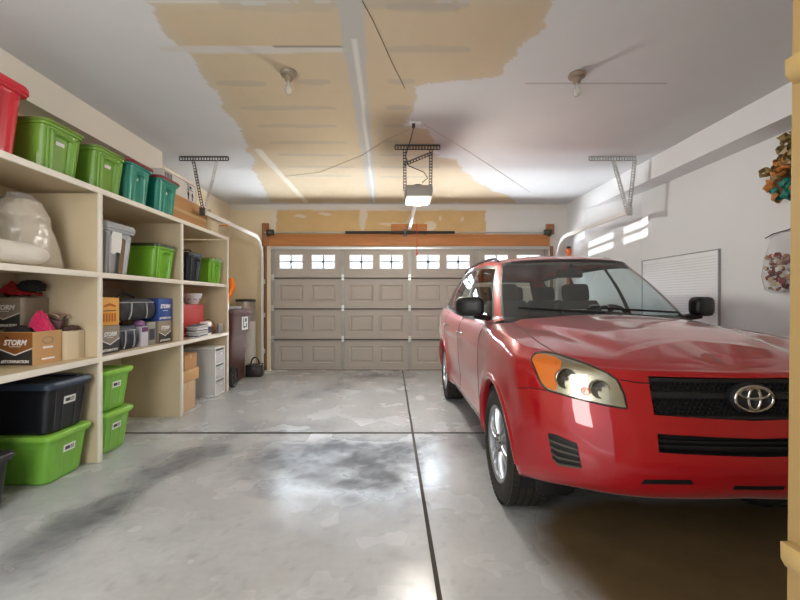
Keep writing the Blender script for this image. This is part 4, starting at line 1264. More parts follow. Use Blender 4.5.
def potbag():
    t = thing('decoration_bag', 'clear plastic bag of red and cream dried flowers hung on the wall', 'bag', (XR-.002, 3.49, 1.33))
    hy = .14
    b = MB(); R = []
    for z, e, d in ((0, .6, .03), (.03, .95, .055), (.15, 1.0, .075), (.30, .95, .06), (.40, .97, .035), (.47, 1.0, .012), (.52, 1.04, .008)):
        R.append([(-.02-d+d*math.cos(2*PI*k/28)+.006*math.sin(k*2.3+z*40), hy*e*math.sin(2*PI*k/28)+.004*math.sin(k*1.3+z*30), z) for k in range(28)])
    b.loft(R); b.build('plastic_film', glassmat('clear bag film', (.96, .96, .96), rough=.1, haze=.06), t, smooth=60)
    cols = [mat('dried flower '+c, c, .8, var=.3, scale=40) for c in ('#7c2a2e', '#9a4a44', '#c9b49a', '#a9806a', '#5a2424', '#d8cbb4')]
    random.seed(5)
    k = 0
    while k < 70:
        y = random.uniform(-.11, .11); z = random.uniform(.03, .33); x = -.025-random.uniform(.0, .10)
        if (abs(y)/.125)**2+((x+.075)/.07)**2 > 1: continue
        r = random.uniform(.015, .024)
        q = MB()
        for p in range(5):
            a = 2*PI*p/5+k
            q.lathe([(0, -r*.5), (r*.5, -r*.2), (r*.55, r*.2), (0, r*.5)], 7, Matrix.Translation((x, y, z)) @ Matrix.Rotation(k*1.3, 4, 'X') @ Matrix.Rotation(k*.7, 4, 'Y') @ Matrix.Translation((r*.6*math.cos(a), r*.6*math.sin(a), 0)))
        q.build('dried_flower', cols[k % 6], t, smooth=60); k += 1
    b = MB(); b.tube([(-.02, .20, .505), (-.03, .12, .530), (-.02, 0, .545), (-.015, -.16, .575)], .005, 6); b.build('hanger_wire', M_black, t)
potbag()
# ---------------------------------------------------------------- the car
CX, CY, CRZ = 1.556, 2.56, math.radians(-.6)
car = thing('car', 'red compact SUV with black grille and chrome oval emblem parked on the right', 'car', (CX, CY, 0), CRZ)
CM = Matrix.Translation((CX, CY, 0)) @ Matrix.Rotation(CRZ, 4, 'Z'); CMI = CM.inverted()
M_red = mat('red metallic car paint', '#a60416', .38, .15, var=.04, scale=3, coat=1.0, spec=.25, sheen=.17)
M_red.node_tree.nodes['Principled BSDF'].inputs['Sheen Roughness'].default_value = .35
M_red.node_tree.nodes['Principled BSDF'].inputs['Coat IOR'].default_value = 1.65
M_trimb = mat('black car trim', '#101113', .45, var=.1)
M_gril = mat('black grille plastic', '#0d0e10', .5, var=.2, scale=30)
M_chrome = mat('chrome', '#d6d6d4', .12, 1.0, var=.03)
M_alloy = mat('silver alloy', '#b9bcc0', .28, .85, var=.05)
M_tyre = mat('tyre rubber', '#26221e', .75, var=.2, scale=20, bump=.1)
M_int = mat('dark grey interior', '#2b2c2e', .8, var=.15)
M_seat = mat('charcoal seat cloth', '#3a3b3e', .9, var=.15, scale=30)
M_wglass = glassmat('windscreen glass', (.86, .95, .94), rough=.01, ior=1.45, haze=.06)
M_sglass = glassmat('side window glass', (.84, .92, .92), rough=.01, ior=1.5)
M_lens = glassmat('clear headlight lens', (.97, .97, .95), rough=.03, ior=1.45)
M_well = mat('black wheel well', '#0c0c0d', .9)
M_seam = mat('panel gap', '#1a0506', .8)

def crom(P, t):
    n = len(P)-1; i = min(n-1, max(0, int(math.floor(t)))); f = t-i
    p = [np.array(P[min(n, max(0, k))], float) for k in (i-1, i, i+1, i+2)]
    return .5*((2*p[1])+(-p[0]+p[2])*f+(2*p[0]-5*p[1]+4*p[2]-p[3])*f*f+(-p[0]+3*p[1]-3*p[2]+p[3])*f**3)
XFr = [0, .22, .455, .62, .78, .90, .965]
DYr = [0, .006, .028, .075, .155, .26, .37]
SY = [None]*7+[-.40, -.2, 0, .2, .42, .75, 1.2, 1.65, 2.05, 2.25, 2.45, 2.66, 2.87, 3.08, 3.35]
SXF = [None]*7+[.99, 1.0, 1.0, 1.0, .99, .982, .982, .985, .99, .995, 1.0, 1.0, 1.0, .995, .97]
ZI = [0, 4, 7, 11, 14, 18, 22, 24]
ROWS = [
 (-.70, .76, [.41, .38, .30, .27, .27, .27, .38, .38], 3.50),
 (-.80, .84, [.405, .375, .31, .28, .28, .28, .40, .40], 3.60),
 (-.855, .875, [.455, .43, .40, .36, .36, .38, .46, .46], 3.68),
 (-.882, .89, [.54, .535, .53, .50, .50, .52, .58, .58], 3.72),
 (-.880, .897, [.615, .63, .65, .64, .64, .66, .72, .72], 3.72),
 (-.870, .90, [.688, .71, .75, .76, .77, .79, .84, .84], 3.70),
 (-.850, .90, [.757, .79, .84, .87, .88, .90, .94, .94], 3.67),
 (-.80, .893, [.928, .935, .945, .965, .97, 1.0, 1.04, 1.04], 3.64),
 (-.765, .872, [.955, .965, .99, 1.035, 1.045, 1.08, 1.12, 1.12], 3.60),
 (-.715, .835, [.972, .995, 1.03, 1.085, 1.095, 1.14, 1.17, 1.17], 3.56),
]
def row_pts(r):
    yn, W, zs, yr = r
    P = []
    for j in range(25):
        z = float(np.interp(j, ZI, zs))
        if j < 7: P.append((XFr[j]*W, yn+DYr[j], z))
        elif j < 22:
            y = SY[j]
            if j == 7: y = max(y, yn+DYr[6]+.07)
            if j == 8: y = max(y, yn+DYr[6]+.17)
            P.append((SXF[j]*W, y, z))
        elif j == 22: P.append((.88*W, yr-.10, z))
        elif j == 23: P.append((.48*W, yr-.02, z))
        else: P.append((0, yr, z))
    return P
CTRL = [row_pts(r) for r in ROWS]
NS, NR = 8, 6
nC = 24*NS+1; nR = (len(ROWS)-1)*NR+1
cols = [[crom(CTRL[i], j/NS) for j in range(nC)] for i in range(len(ROWS))]
G = np.zeros((nR, nC, 3))
for j in range(nC):
    P = [cols[i][j] for i in range(len(ROWS))]
    for i in range(nR): G[i, j] = crom(P, i/NR)
for i in range(nR): G[i, 0, 0] = 0; G[i, nC-1, 0] = 0
# swell over the wheels and a sculpted door
for i in range(nR):
    for j in range(nC):
        x, y, z = G[i, j]
        if x < .6: continue
        for yc in (0, 2.66):
            d = math.hypot(y-yc, z-.36)
            G[i, j, 0] += .020*math.exp(-((d-.42)/.09)**2)
        if .55 < y < 2.2: G[i, j, 0] -= .016*math.exp(-((z-.52)/.10)**2)*sm(.5, .8, y)*sm(2.25, 1.95, y)
        G[i, j, 0] += .008*math.exp(-((z-.90)/.03)**2)*sm(.45, .9, y)*sm(3.4, 3, y)

def full(Gh):
    """mirror half grid (x>=0) to full width"""
    L = Gh[:, :0:-1].copy(); L[..., 0] *= -1
    return np.concatenate([L, Gh], 1)
GF = full(G); off = nC-1
all_v, all_f, f_key = [], [], []
def add_grid(A, key):
    b = len(all_v); n, m_ = A.shape[:2]
    all_v.extend(map(tuple, A.reshape(-1, 3)))
    for i in range(n-1):
        for j in range(m_-1):
            all_f.append((b+i*m_+j, b+i*m_+j+1, b+(i+1)*m_+j+1, b+(i+1)*m_+j)); f_key.append((key, i, j))
add_grid(GF, 'side')
# hood over the front part of the top row
top = G[-1]
JH = int(11.35*NS)
prof_y = [-.715, -.60, -.45, -.2, .1, .30, .40]; prof_z = [.972, 1.010, 1.046, 1.088, 1.123, 1.142, 1.148]
def hood_c(y): return float(np.interp(y, prof_y, prof_z))
arc = np.concatenate([[0], np.cumsum(np.linalg.norm(np.diff(top[:JH+1], axis=0), axis=1))]); arc /= arc[-1]
NU = 22
HD = np.zeros((NU+1, JH+1, 3))
for j in range(JH+1):
    e = top[j]; s = arc[j]
    yc = -.715+(.40+.715)*s**1.15
    for k in range(NU+1):
        t = k/NU          # 0 edge, 1 centre
        u = 1-t
        y = e[1]*u**1.6+yc*(1-u**1.6) if s > .3 else e[1]+(yc-e[1])*t
        zc = hood_c(yc)
        z = e[2]+(zc-e[2])*(1-u**2.0)
        x = e[0]*u
        # two raised lines and the shallow valley outside them
        xr_ = abs(x); w = sm(-.66, -.40, y)
        line = .40+.22*sm(-.6, .4, y)
        z += .014*w*sm(line+.05, line-.04, xr_)*sm(0, .12, 1-abs(t-.5)) - .006*w*math.exp(-((xr_-line-.07)/.05)**2)
        HD[k, j] = (x, y, z)
HDF = np.concatenate([HD[:, :0:-1]*np.array([-1, 1, 1]), HD], 1)
add_grid(HDF[::-1] if False else HDF, 'hood')
# greenhouse
BASE = [(0,.40,1.148),(.30,.415,1.143),(.55,.455,1.133),(.725,.56,1.118),(.79,.80,1.10),(.822,1.10,1.097),(.832,1.45,1.10),(.834,1.58,1.105),(.834,2.0,1.115),(.828,2.45,1.13),(.82,2.58,1.14),(.80,3.05,1.15),(.77,3.35,1.16),(.66,3.54,1.17),(.3,3.60,1.17),(0,3.61,1.17)]
TOP = [(0,.98,1.628),(.26,.995,1.625),(.47,1.03,1.615),(.565,1.13,1.605),(.595,1.35,1.635),(.605,1.5,1.648),(.61,1.62,1.652),(.61,1.72,1.655),(.61,2.1,1.65),(.605,2.5,1.64),(.60,2.6,1.635),(.57,3.05,1.60),(.55,3.2,1.58),(.47,3.32,1.57),(.25,3.37,1.575),(0,3.38,1.58)]
NK = 8; nK = 15*NK+1; NV = 16
GH = np.zeros((NV+1, nK, 3))
for j in range(nK):
    a, b_ = crom(BASE, j/NK), crom(TOP, j/NK)
    k = j/NK
    out = np.array([0, -1, .5]) if k < 2.2 else np.array([1, 0, 0]) if 3.6 < k < 12 else np.array([0, 1, .3]) if k > 13 else np.array([.6, -.4 if k < 5 else .5, .2])
    for i in range(NV+1):
        v = i/NV
        GH[i, j] = a+(b_-a)*v+out*.028*math.sin(PI*v)
GH[:, 0, 0] = 0; GH[:, -1, 0] = 0
GHF = full(GH); offk = nK-1
add_grid(GHF, 'green')
# belt strip between shoulder row and greenhouse base
J0 = int(11.35*NS)
k0 = int(2.55*NK)
A = []; B = []
yR9 = top[:, 1]
for j in range(k0, nK):
    p = GH[0, j]
    if j/NK < 12:
        y = p[1]-(.06 if j/NK < 5 else .01); y = max(y, top[J0, 1])
        jj = J0+int(np.argmax(yR9[J0:] >= y-1e-9)); f = 0
        if jj > J0:
            y0_, y1_ = yR9[jj-1], yR9[jj]; f = (y-y0_)/(y1_-y0_) if y1_ > y0_ else 0
            q = top[jj-1]*(1-f)+top[jj]*f
        else: q = top[jj]
        last = jj
    else:
        t = (j/NK-12)/3; q = top[min(nC-1, int(last+(nC-1-last)*t))]
    A.append(q); B.append(p)
A, B = np.array(A), np.array(B)
ST = np.stack([A, A*.6+B*.4+np.array([0, 0, .006]), B])
add_grid(ST, 'strip'); add_grid((ST*np.array([-1, 1, 1]))[:, ::-1], 'strip')
# roof
ta = GH[-1]; arc2 = np.linspace(0, 1, nK)
arc2 = np.concatenate([[0], np.cumsum(np.linalg.norm(np.diff(ta, axis=0), axis=1))]); arc2 /= arc2[-1]
RF = np.zeros((15, nK, 3))
def roof_c(y): return float(np.interp(y, [.98, 1.15, 1.4, 1.8, 2.3, 2.9, 3.2, 3.38], [1.628, 1.668, 1.698, 1.715, 1.715, 1.69, 1.65, 1.58]))
for j in range(nK):
    e = ta[j]; yc = .98+2.40*arc2[j]
    for k in range(15):
        t = k/14; u = 1-t
        RF[k, j] = (e[0]*u, e[1]*u+yc*t, e[2]+(roof_c(yc)-e[2])*(1-u**2.4))
RFF = np.concatenate([RF[:, :0:-1]*np.array([-1, 1, 1]), RF], 1)
add_grid(RFF, 'roof')

V = np.array(all_v)
# weld and make one reference mesh for normals and projection
ref = bmesh.new()
bv = [ref.verts.new(p) for p in all_v]
rf = []
for f in all_f:
    rf.append(ref.faces.new([bv[i] for i in f]))
ref.normal_update()
# orient outwards
for f, fc, key in zip(rf, all_f, f_key):
    c = f.calc_center_median(); ctr = Vector((0, min(max(c.y, -.3), 3.2), .75 if key[0] != 'green' else 1.2))
    if key[0] in ('hood', 'roof', 'strip'): bad = f.normal.z < 0
    else: bad = f.normal.dot(c-ctr) < 0
    if bad: f.normal_flip()
ref.normal_update()
BV = BVHTree.FromBMesh(ref)
# smooth normals merged by position
nacc = {}
keyp = lambda p: (round(p[0], 4)+0., round(p[1], 4)+0., round(p[2], 4)+0.)
ref.verts.index_update()
for f in rf:
    a = f.calc_area()
    for v in f.verts:
        k = keyp(all_v[v.index]); nacc.setdefault(k, {}).setdefault(None, Vector()); nacc[k][None] += f.normal*a
fflip = [[v.index for v in f.verts] for f in rf]
ref.verts.index_update()
fflip = [[v.index for v in f.verts] for f in rf]

def emit(name, faces, m, parent=car, move=None, crease=False):
    """faces: list of ids into rf; keeps the whole body's smooth normals"""
    ids = sorted({i for f in faces for i in fflip[f]}); mp = {}
    pos = {}; verts = []
    for i in ids:
        k = keyp(all_v[i])
        if k not in pos: pos[k] = len(verts); verts.append(all_v[i])
        mp[i] = pos[k]
    me = bpy.data.meshes.new(name)
    fl = []
    for f in faces:
        q = []
        for i in fflip[f]:
            if mp[i] not in q: q.append(mp[i])
        if len(q) > 2: fl.append(q)
    nv = [Vector(v) for v in verts]
    if move: nv = [Vector(move(v)) for v in nv]
    me.from_pydata(nv, [], fl); me.validate()
    for p in me.polygons: p.use_smooth = True
    if not crease:
        N = []
        for v in verts:
            n = nacc[keyp(v)][None]; N.append(n.normalized() if n.length > 0 else Vector((0, 0, 1)))
        me.normals_split_custom_set_from_vertices([tuple(n) for n in N])
    me.materials.append(m)
    return link(bpy.data.objects.new(name, me), parent)

ARCH = .405; ZA = .36
def arch_push(v):
    v = Vector(v)
    if abs(v.x) > .55 and v.z < 1.0:
        for yc in (0, 2.66):
            d = math.hypot(v.y-yc, v.z-ZA)
            if d < ARCH:
                s = ARCH/max(d, 1e-6); v.y = yc+(v.y-yc)*s; v.z = ZA+(v.z-ZA)*s
    return v
groups = {}
def put(g, i): groups.setdefault(g, []).append(i)
for i, (key, r, c) in enumerate(f_key):
    cen = rf[i].calc_center_median()
    if key == 'side':
        inside = False
        for yc in (0, 2.66):
            vs = [all_v[q] for q in all_f[i]]
            if abs(cen.x) > .5 and all(math.hypot(p[1]-yc, p[2]-ZA) < ARCH for p in vs): inside = True
        if inside: continue
        jc = abs(c+.5-off)/NS; rr_ = (r+.5)/NR
        if jc < 2.0 and 6.0 < rr_ < 7.0: put('grille', i); continue
        if jc < 2.0 and 4.0 < rr_ < 5.0: put('lower_grille', i); continue
        if cen.y < -.2 and jc < 8 and rr_ < 6.9 and not (rr_ > 6 and jc > 6.5): put('front_bumper', i)
        elif cen.y < .55: put('front_fender_'+('r' if cen.x < 0 else 'l'), i)
        elif cen.y < 1.55: put('front_door_'+('r' if cen.x < 0 else 'l'), i)
        elif cen.y < 2.50: put('rear_door_'+('r' if cen.x < 0 else 'l'), i)
        elif jc < 21.5: put('rear_fender_'+('r' if cen.x < 0 else 'l'), i)
        else: put('tailgate', i)
    elif key == 'hood': put('hood', i)
    elif key == 'strip': put('belt', i)
    elif key == 'roof': put('roof', i)
    else:
        k = abs(c+.5-offk)/NK; v = (r+.5)/NV; sd = 'r' if cen.x < 0 else 'l'
        W = [(0, 2.72, .03, .965, 'windscreen'), (3.35, 6.0, .06, .90, 'front_window_'+sd), (6.8, 9.0, .06, .90, 'rear_window_'+sd), (9.9, 11.9, .10, .88, 'quarter_window_'+sd), (13.3, 15, .12, .9, 'back_window')]
        g = 'pillars'
        for a, b_, v0, v1, nm in W:
            if a <= k < b_ and v0 <= v <= v1:
                g = nm; break
            if a-.13 <= k < b_+.13 and v0-.07 <= v <= v1+.05 and nm != 'windscreen': g = 'window_trim'
            if nm == 'windscreen' and k < 2.84: g = 'window_trim' if v < .05 or v > .955 or k > 2.72 else g
        if g == 'pillars' and 6.0 <= k < 6.8 and v < .9: g = 'window_trim'
        put(g, i)
names = {'hood': 'hood', 'roof': 'roof', 'belt': 'belt_panel', 'pillars': 'roof_pillars', 'front_bumper': 'front_bumper', 'tailgate': 'tailgate'}
for g, fs in groups.items():
    if g in ('grille', 'lower_grille'): continue
    if 'window' in g and g != 'window_trim':
        emit(g.replace('_r', '').replace('_l', '') if g[-2:] in ('_r', '_l') else g, fs, M_sglass)
    elif g == 'windscreen': emit('windscreen', fs, M_wglass)
    elif g == 'window_trim': emit('window_trim', fs, M_trimb)
    else: emit(names.get(g, g[:-2] if g[-2:] in ('_r', '_l') else g), fs, M_red, move=arch_push)

# recessed grilles
def recess(name, g, r0, r1, c1, depth, m):
    i0, i1, jn = r0*NR, r1*NR, c1*NS
    Rg = GF[i0:i1+1, off-jn:off+jn+1]
    b = MB(); D = np.array([0, depth, 0])
    n, k = Rg.shape[:2]
    fv = [[b.bm.verts.new(Rg[i, j]+D) for j in range(k)] for i in range(n)]
    for i in range(n-1):
        for j in range(k-1): b.bm.faces.new((fv[i][j], fv[i][j+1], fv[i+1][j+1], fv[i+1][j]))
    loop = [(0, j) for j in range(k)]+[(i, k-1) for i in range(1, n)]+[(n-1, j) for j in range(k-2, -1, -1)]+[(i, 0) for i in range(n-2, 0, -1)]
    ov = [b.bm.verts.new(Rg[i, j]+np.array([0, -.001, 0])) for i, j in loop]
    for q in range(len(loop)):
        a, c = loop[q], loop[(q+1) % len(loop)]
        b.bm.faces.new((ov[q], ov[(q+1) % len(loop)], fv[c[0]][c[1]], fv[a[0]][a[1]]))
    return b.build(name, m, car, smooth=40), Rg
gr, RG = recess('grille', 'grille', 6, 7, 2, .035, M_gril)
def front_y(x, z):
    h = BV.ray_cast(Vector((x, -3, z)), Vector((0, 1, 0)))
    return h[0].y if h[0] else -.8
def fbar(x0, x1, z0, z1, dep, th, n=24, curve=None):
    b = MB(); R = []
    for k in range(n+1):
        x = x0+(x1-x0)*k/n
        yy = [front_y(x, z) for z in (z0, z1)]
        R.append([(x, yy[0]+dep, z0), (x, yy[1]+dep, z1), (x, yy[1]+dep+th, z1), (x, yy[0]+dep+th, z0)])
    b.loft(R); return b
M_gbar = mat('charcoal grille bar', '#15161a', .5, var=.1)
for (z0, z1, dep) in ((.842, .868, .004), (.760, .772, .008), (.908, .924, .006)):
    fbar(-.405, .405, z0, z1, dep, .028).build('grille_bar', M_gbar, gr, smooth=40)
# honeycomb mesh ribs
for (za, zb) in ((.775, .840), (.870, .906)):
    hb = MB()
    nrow = 4 if zb-za > .05 else 2
    for i in range(nrow):
        zc = za+(zb-za)*(i+.5)/nrow; hgt = (zb-za)/nrow
        for k in range(-18, 19):
            x = k*.0215+(i % 2)*.0107
            if abs(x) > .395: continue
            y = front_y(x, zc)+.020
            hb.box(x-.0018, x+.0018, y, y+.012, zc-hgt*.42, zc+hgt*.42)
        b0 = [( -.40+.80*q/24) for q in range(25)]
        for q0, q1 in zip(b0, b0[1:]):
            y = front_y((q0+q1)/2, zc-hgt/2)+.018
            hb.box(q0, q1, y, y+.014, zc-hgt/2-.0016, zc-hgt/2+.0016)
    hb.build('grille_mesh', M_gbar, gr)
lg, RL = recess('lower_grille', 'lower', 4, 5, 2, .05, M_gril)
for z0, z1 in ((.640, .648), (.662, .668)): fbar(-.40, .40, z0, z1, .02, .02).build('grille_bar', M_gbar, lg, smooth=40)

# emblem: three interlaced chrome ellipses on a dark oval
em = MB(); N = 40
ye = front_y(0, .845)-.004
def ell(mb, cx, cz, rx, rz, r, y, sq=1.0):
    mb.tube([(cx+rx*math.cos(a), y, cz+rz*math.sin(a)) for a in np.linspace(0, 2*PI, N+1)], r, 8, caps=False)
ecz = .848
b = MB(); b.loft([[(rx*math.cos(2*PI*k/N), y, ecz+rz*math.sin(2*PI*k/N)) for k in range(N)] for rx, rz, y in ((.096, .066, ye+.02), (.096, .066, ye-.004), (.085, .056, ye-.010))]); bk = b.build('emblem_backing', M_gbar, gr, smooth=40)
b = MB(); ell(b, 0, ecz, .080, .053, .0068, ye-.013); ell(b, 0, ecz+.0005, .0255, .047, .0062, ye-.014); ell(b, 0, ecz+.024, .063, .0235, .0058, ye-.0145)
b.build('emblem', M_chrome, gr, smooth=60)

# projected features -----------------------------------------------------
EYE = CMI @ Vector((0, 0, H))
def shoot(px, py):
    d = Vector(((px-VX)/F, 1, (VY-py)/F)); d = (CMI.to_3x3() @ d).normalized()
    h = BV.ray_cast(EYE, d)
    return (h[0], h[1]) if h[0] else (None, None)
def lerp_poly(P, t):
    L = [0]
    for a, c in zip(P, P[1:]): L.append(L[-1]+math.hypot(c[0]-a[0], c[1]-a[1]))
    s = t*L[-1]
    for i in range(len(P)-1):
        if s <= L[i+1]+1e-9:
            f = (s-L[i])/max(1e-9, L[i+1]-L[i]); return (P[i][0]+(P[i+1][0]-P[i][0])*f, P[i][1]+(P[i+1][1]-P[i][1])*f)
    return P[-1]
def patch_pts(topc, botc, n, m_):
    out = []
    for i in range(m_+1):
        row = []
        for j in range(n+1):
            a, c = lerp_poly(topc, j/n), lerp_poly(botc, j/n)
            px, py = a[0]+(c[0]-a[0])*i/m_, a[1]+(c[1]-a[1])*i/m_
            p, nn = shoot(px, py); row.append((p, nn))
        out.append(row)
    return out
def patch(name, pts, m, lift, th, sides=(1, -1), parent=car, dome=0, smooth=40):
    res = []
    for s in sides:
        b = MB(); n, k = len(pts), len(pts[0])
        Rt, Rb = [], []
        for i in range(n):
            a, c = [], []
            for j in range(k):
                p, nn = pts[i][j]
                e = math.sin(PI*i/(n-1))*math.sin(PI*j/(k-1)) if dome else 0
                q = p+nn*(lift+dome*min(1, e*1.8)); r = p+nn*(lift-th)
                a.append(b.bm.verts.new((q.x*s, q.y, q.z))); c.append(b.bm.verts.new((r.x*s, r.y, r.z)))
            Rt.append(a); Rb.append(c)
        for i in range(n-1):
            for j in range(k-1):
                b.bm.faces.new((Rt[i][j], Rt[i][j+1], Rt[i+1][j+1], Rt[i+1][j])); b.bm.faces.new((Rb[i][j], Rb[i+1][j], Rb[i+1][j+1], Rb[i][j+1]))
        lp = [(0, j) for j in range(k)]+[(i, k-1) for i in range(1, n)]+[(n-1, j) for j in range(k-2, -1, -1)]+[(i, 0) for i in range(n-2, 0, -1)]
        for q in range(len(lp)):
            u, v = lp[q], lp[(q+1) % len(lp)]
            b.bm.faces.new((Rt[u[0]][u[1]], Rb[u[0]][u[1]], Rb[v[0]][v[1]], Rt[v[0]][v[1]]))
        pr = parent[len(res)] if isinstance(parent, list) else parent
        res.append(b.build(name, m, pr, smooth=smooth))
    return res
M_silver = mat('silver headlight housing', '#b3ad9b', .25, .75, var=.15, scale=20)
M_amber = mat('amber indicator lens', '#e8791c', .25, var=.1, scale=20)
HT = [(531.6, 360), (535, 353.5), (545, 352.5), (557, 354.5), (585, 364), (607, 373), (617, 380), (624, 395), (626.5, 408)]
HBm = [(531.6, 360.5), (536.5, 371.5), (541, 383), (547, 390), (566, 395.5), (585, 400.5), (605, 405), (618, 407.5), (626.5, 408.6)]
hp = patch_pts(HT, HBm, 30, 12)
hl = patch('headlight', hp, M_silver, .004, .02)
rim = [(x, y) for x, y in HT]+[(x, y) for x, y in HBm[::-1]]
at = [(532.5, 360), (535.5, 355), (545, 355), (556, 358), (562, 362.5)]
ab = [(533, 361), (537.5, 371), (542, 382), (548, 388), (556, 391)]
ap = patch_pts(at, ab, 10, 8)
am = patch('indicator', ap, M_amber, .007, .006, parent=hl)
def disc_feature(px, py, rad, name, parents, prof, m, n=24):
    p, nn = shoot(px, py)
    for s, par in zip((1, -1), parents):
        q = Vector((p.x*s, p.y, p.z)); d = Vector((nn.x*s*.35, -1, .05)).normalized()
        M = Matrix.Translation(q+Vector((nn.x*s, nn.y, nn.z))*.001) @ d.to_track_quat('Z', 'Y').to_matrix().to_4x4()
        b = MB(); b.lathe([(r*rad, z) for r, z in prof], n, M); b.build(name, m, par, smooth=40)
bowl = [(1.0, -.03), (1.0, .014), (.93, .015), (.7, .009), (.4, .005), (.22, .004), (.2, .011), (0, .013)]
disc_feature(566, 378.5, .048, 'reflector', hl, bowl, mat('headlight reflector', '#6f6d66', .15, .9, var=.8, scale=160))
disc_feature(599, 389, .042, 'reflector', hl, bowl, mat('headlight reflector inner', '#8f8878', .15, .9, var=.7, scale=120))
disc_feature(585, 391, .020, 'reflector', hl, bowl, M_amber)
lens = patch('lens', hp, M_lens, .0185, .0015, parent=hl, dome=.004)
# dark outline of the lamp
for s, par in zip((1, -1), hl):
    pts = []
    for x, y in [lerp_poly(HT, t) for t in np.linspace(0, 1, 30)]+[lerp_poly(HBm[::-1], t) for t in np.linspace(.02, .98, 28)]:
        p, nn = shoot(x, y); p = p+nn*.004; pts.append((p.x*s, p.y, p.z))
    b = MB(); b.tube(pts+[pts[0]], .0045, 6, caps=False); b.build('lamp_gasket', M_trimb, par, smooth=50)

def tube_on(name, px, r, m, sides=(1, -1), lift=0, parent=car, n=None):
    for s in sides:
        pts = []
        tot = n or max(4, int(sum(math.hypot(b_[0]-a[0], b_[1]-a[1]) for a, b_ in zip(px, px[1:]))/4))
        for t in np.linspace(0, 1, tot+1):
            p, nn = shoot(*lerp_poly(px, t))
            if p is None: continue
            p = p+nn*lift; pts.append((p.x*s, p.y, p.z))
        if len(pts) > 1:
            b = MB(); b.tube(pts, r, 6); b.build(name, m, parent, smooth=50)
# hood gap
tube_on('hood_gap', [(652, 383.5), (636, 382.5), (620, 379.5)], .0028, M_seam)
tube_on('hood_gap', [(556, 353), (538, 342), (524, 331), (512, 322), (510.5, 315)], .0026, M_seam)
# fog vent
vt = [(547.8, 433), (556, 434.5), (566, 439), (577, 443.5)]
vb = [(553, 458), (558.5, 464.8), (570, 466.5), (581.5, 468)]
vp = patch_pts(vt, vb, 12, 10)
fv = patch('fog_vent', vp, M_gril, .002, .012)
for t0 in (.22, .46, .70, .92):
    a = [(x+(c[0]-x)*t0, y+(c[1]-y)*t0) for (x, y), c in zip(vt, vb)]
    c = [(x+(c[0]-x)*(t0+.07), y+(c[1]-y)*(t0+.07)) for (x, y), c in zip(vt, vb)]
    patch('vent_slat', patch_pts(a, c, 10, 2), mat('dull vent slat', '#4b463e', .5), .010, .010, parent=fv)
# bumper slots
for (x0, x1) in ((641, 694),):
    pp = patch_pts([(x0+3, 479.5), (x1-3, 479.8)], [(x0, 484), (x1, 484.5)], 12, 3)
    patch('bumper_slot', pp, M_gril, .0015, .01)
b = fbar(-.105, .105, .470, .490, -.0015, .01); b.build('bumper_slot', M_gril, car)
# bumper side seam with the fender and bumper feature line
tube_on('bumper_gap', [(546, 390.5), (533, 388), (517, 388)], .0022, M_seam)
# door gaps at fixed stations along the side
def gap_at(y, z0, z1, name='door_gap'):
    for s in (1, -1):
        pts = []
        for z in np.linspace(z0, z1, 26):
            h = BV.ray_cast(Vector((2*s, y, z)), Vector((-s, 0, 0)))
            if h[0] and abs(h[0].x) > .5: pts.append((h[0].x, h[0].y, h[0].z))
        if len(pts) > 1:
            b = MB(); b.tube(pts, .003, 6); b.build(name, M_seam, car, smooth=50)
gap_at(.56, .36, 1.08); gap_at(1.56, .36, 1.10); gap_at(2.52, .78, 1.12)
# sill line
for s in (1, -1):
    pts = []
    for y in np.linspace(.46, 2.2, 30):
        h = BV.ray_cast(Vector((2*s, y, .345)), Vector((-s, 0, 0)))
        if h[0]: pts.append((h[0].x, h[0].y, h[0].z))
    b = MB(); b.tube(pts, .003, 6); b.build('sill_gap', M_seam, car, smooth=50)
# arch lips and wheel wells
for s in (1, -1):
    for yc in (0, 2.66):
        R = []
        for a in np.linspace(math.radians(-8 if yc == 0 else 2), math.radians(175 if yc == 0 else 188), 41):
            y, z = yc+ARCH*math.cos(a), ZA+ARCH*math.sin(a)
            h = BV.ray_cast(Vector((2*s, y+.01*math.cos(a), z+.01*math.sin(a))), Vector((-s, 0, 0)))
            x = abs(h[0].x) if h[0] else .88
            x = max(x, .80)
            ca, sa = math.cos(a), math.sin(a)
            R.append([(s*(x+dx), y+dr*ca, z+dr*sa) for dx, dr in ((-.05, .0), (-.004, -.004), (.008, .004), (.010, .016), (.006, .03), (-.006, .042), (-.05, .03))])
        b = MB(); b.loft(R); b.build('wheel_arch_lip', M_red, car, smooth=60)
        w = MB(); R = []
        for a in np.linspace(math.radians(-14), math.radians(194), 33):
            R.append([(s*x, yc+(ARCH+.012)*math.cos(a), ZA+(ARCH+.012)*math.sin(a)) for x in (.86, .50)])
        w.loft(R, caps=False, close=False)
        w.faces([(s*.50, yc+(ARCH+.012)*math.cos(a), ZA+(ARCH+.012)*math.sin(a)) for a in np.linspace(math.radians(-14), math.radians(194), 33)], [tuple(range(33))])
        w.build('wheel_well', M_well, car)
# underbody
b = MB(); b.box(-.72, .72, -.40, 3.45, .26, .34); b.build('underbody', M_well, car)
b = MB(); b.loft([[(x, y, z) for x, y in ((-w, y0), (w, y0), (w*.9, y0+.35), (-w*.9, y0+.35))] for w, y0, z in ((.60, -.46, .33), (.64, -.50, .36), (.66, -.52, .44))]); b.build('air_dam', M_trimb, car, smooth=40)
# mud deflectors ahead of the front wheels
for s in (1, -1):
    b = MB(); b.loft([[(s*x, -.44+dy, z) for x, z in ((.56, .34), (.80, .34), (.775, .255), (.74, .235), (.62, .235), (.585, .255))] for dy in (0, .03)]); b.build('air_deflector', M_trimb, car, bevel=.006)

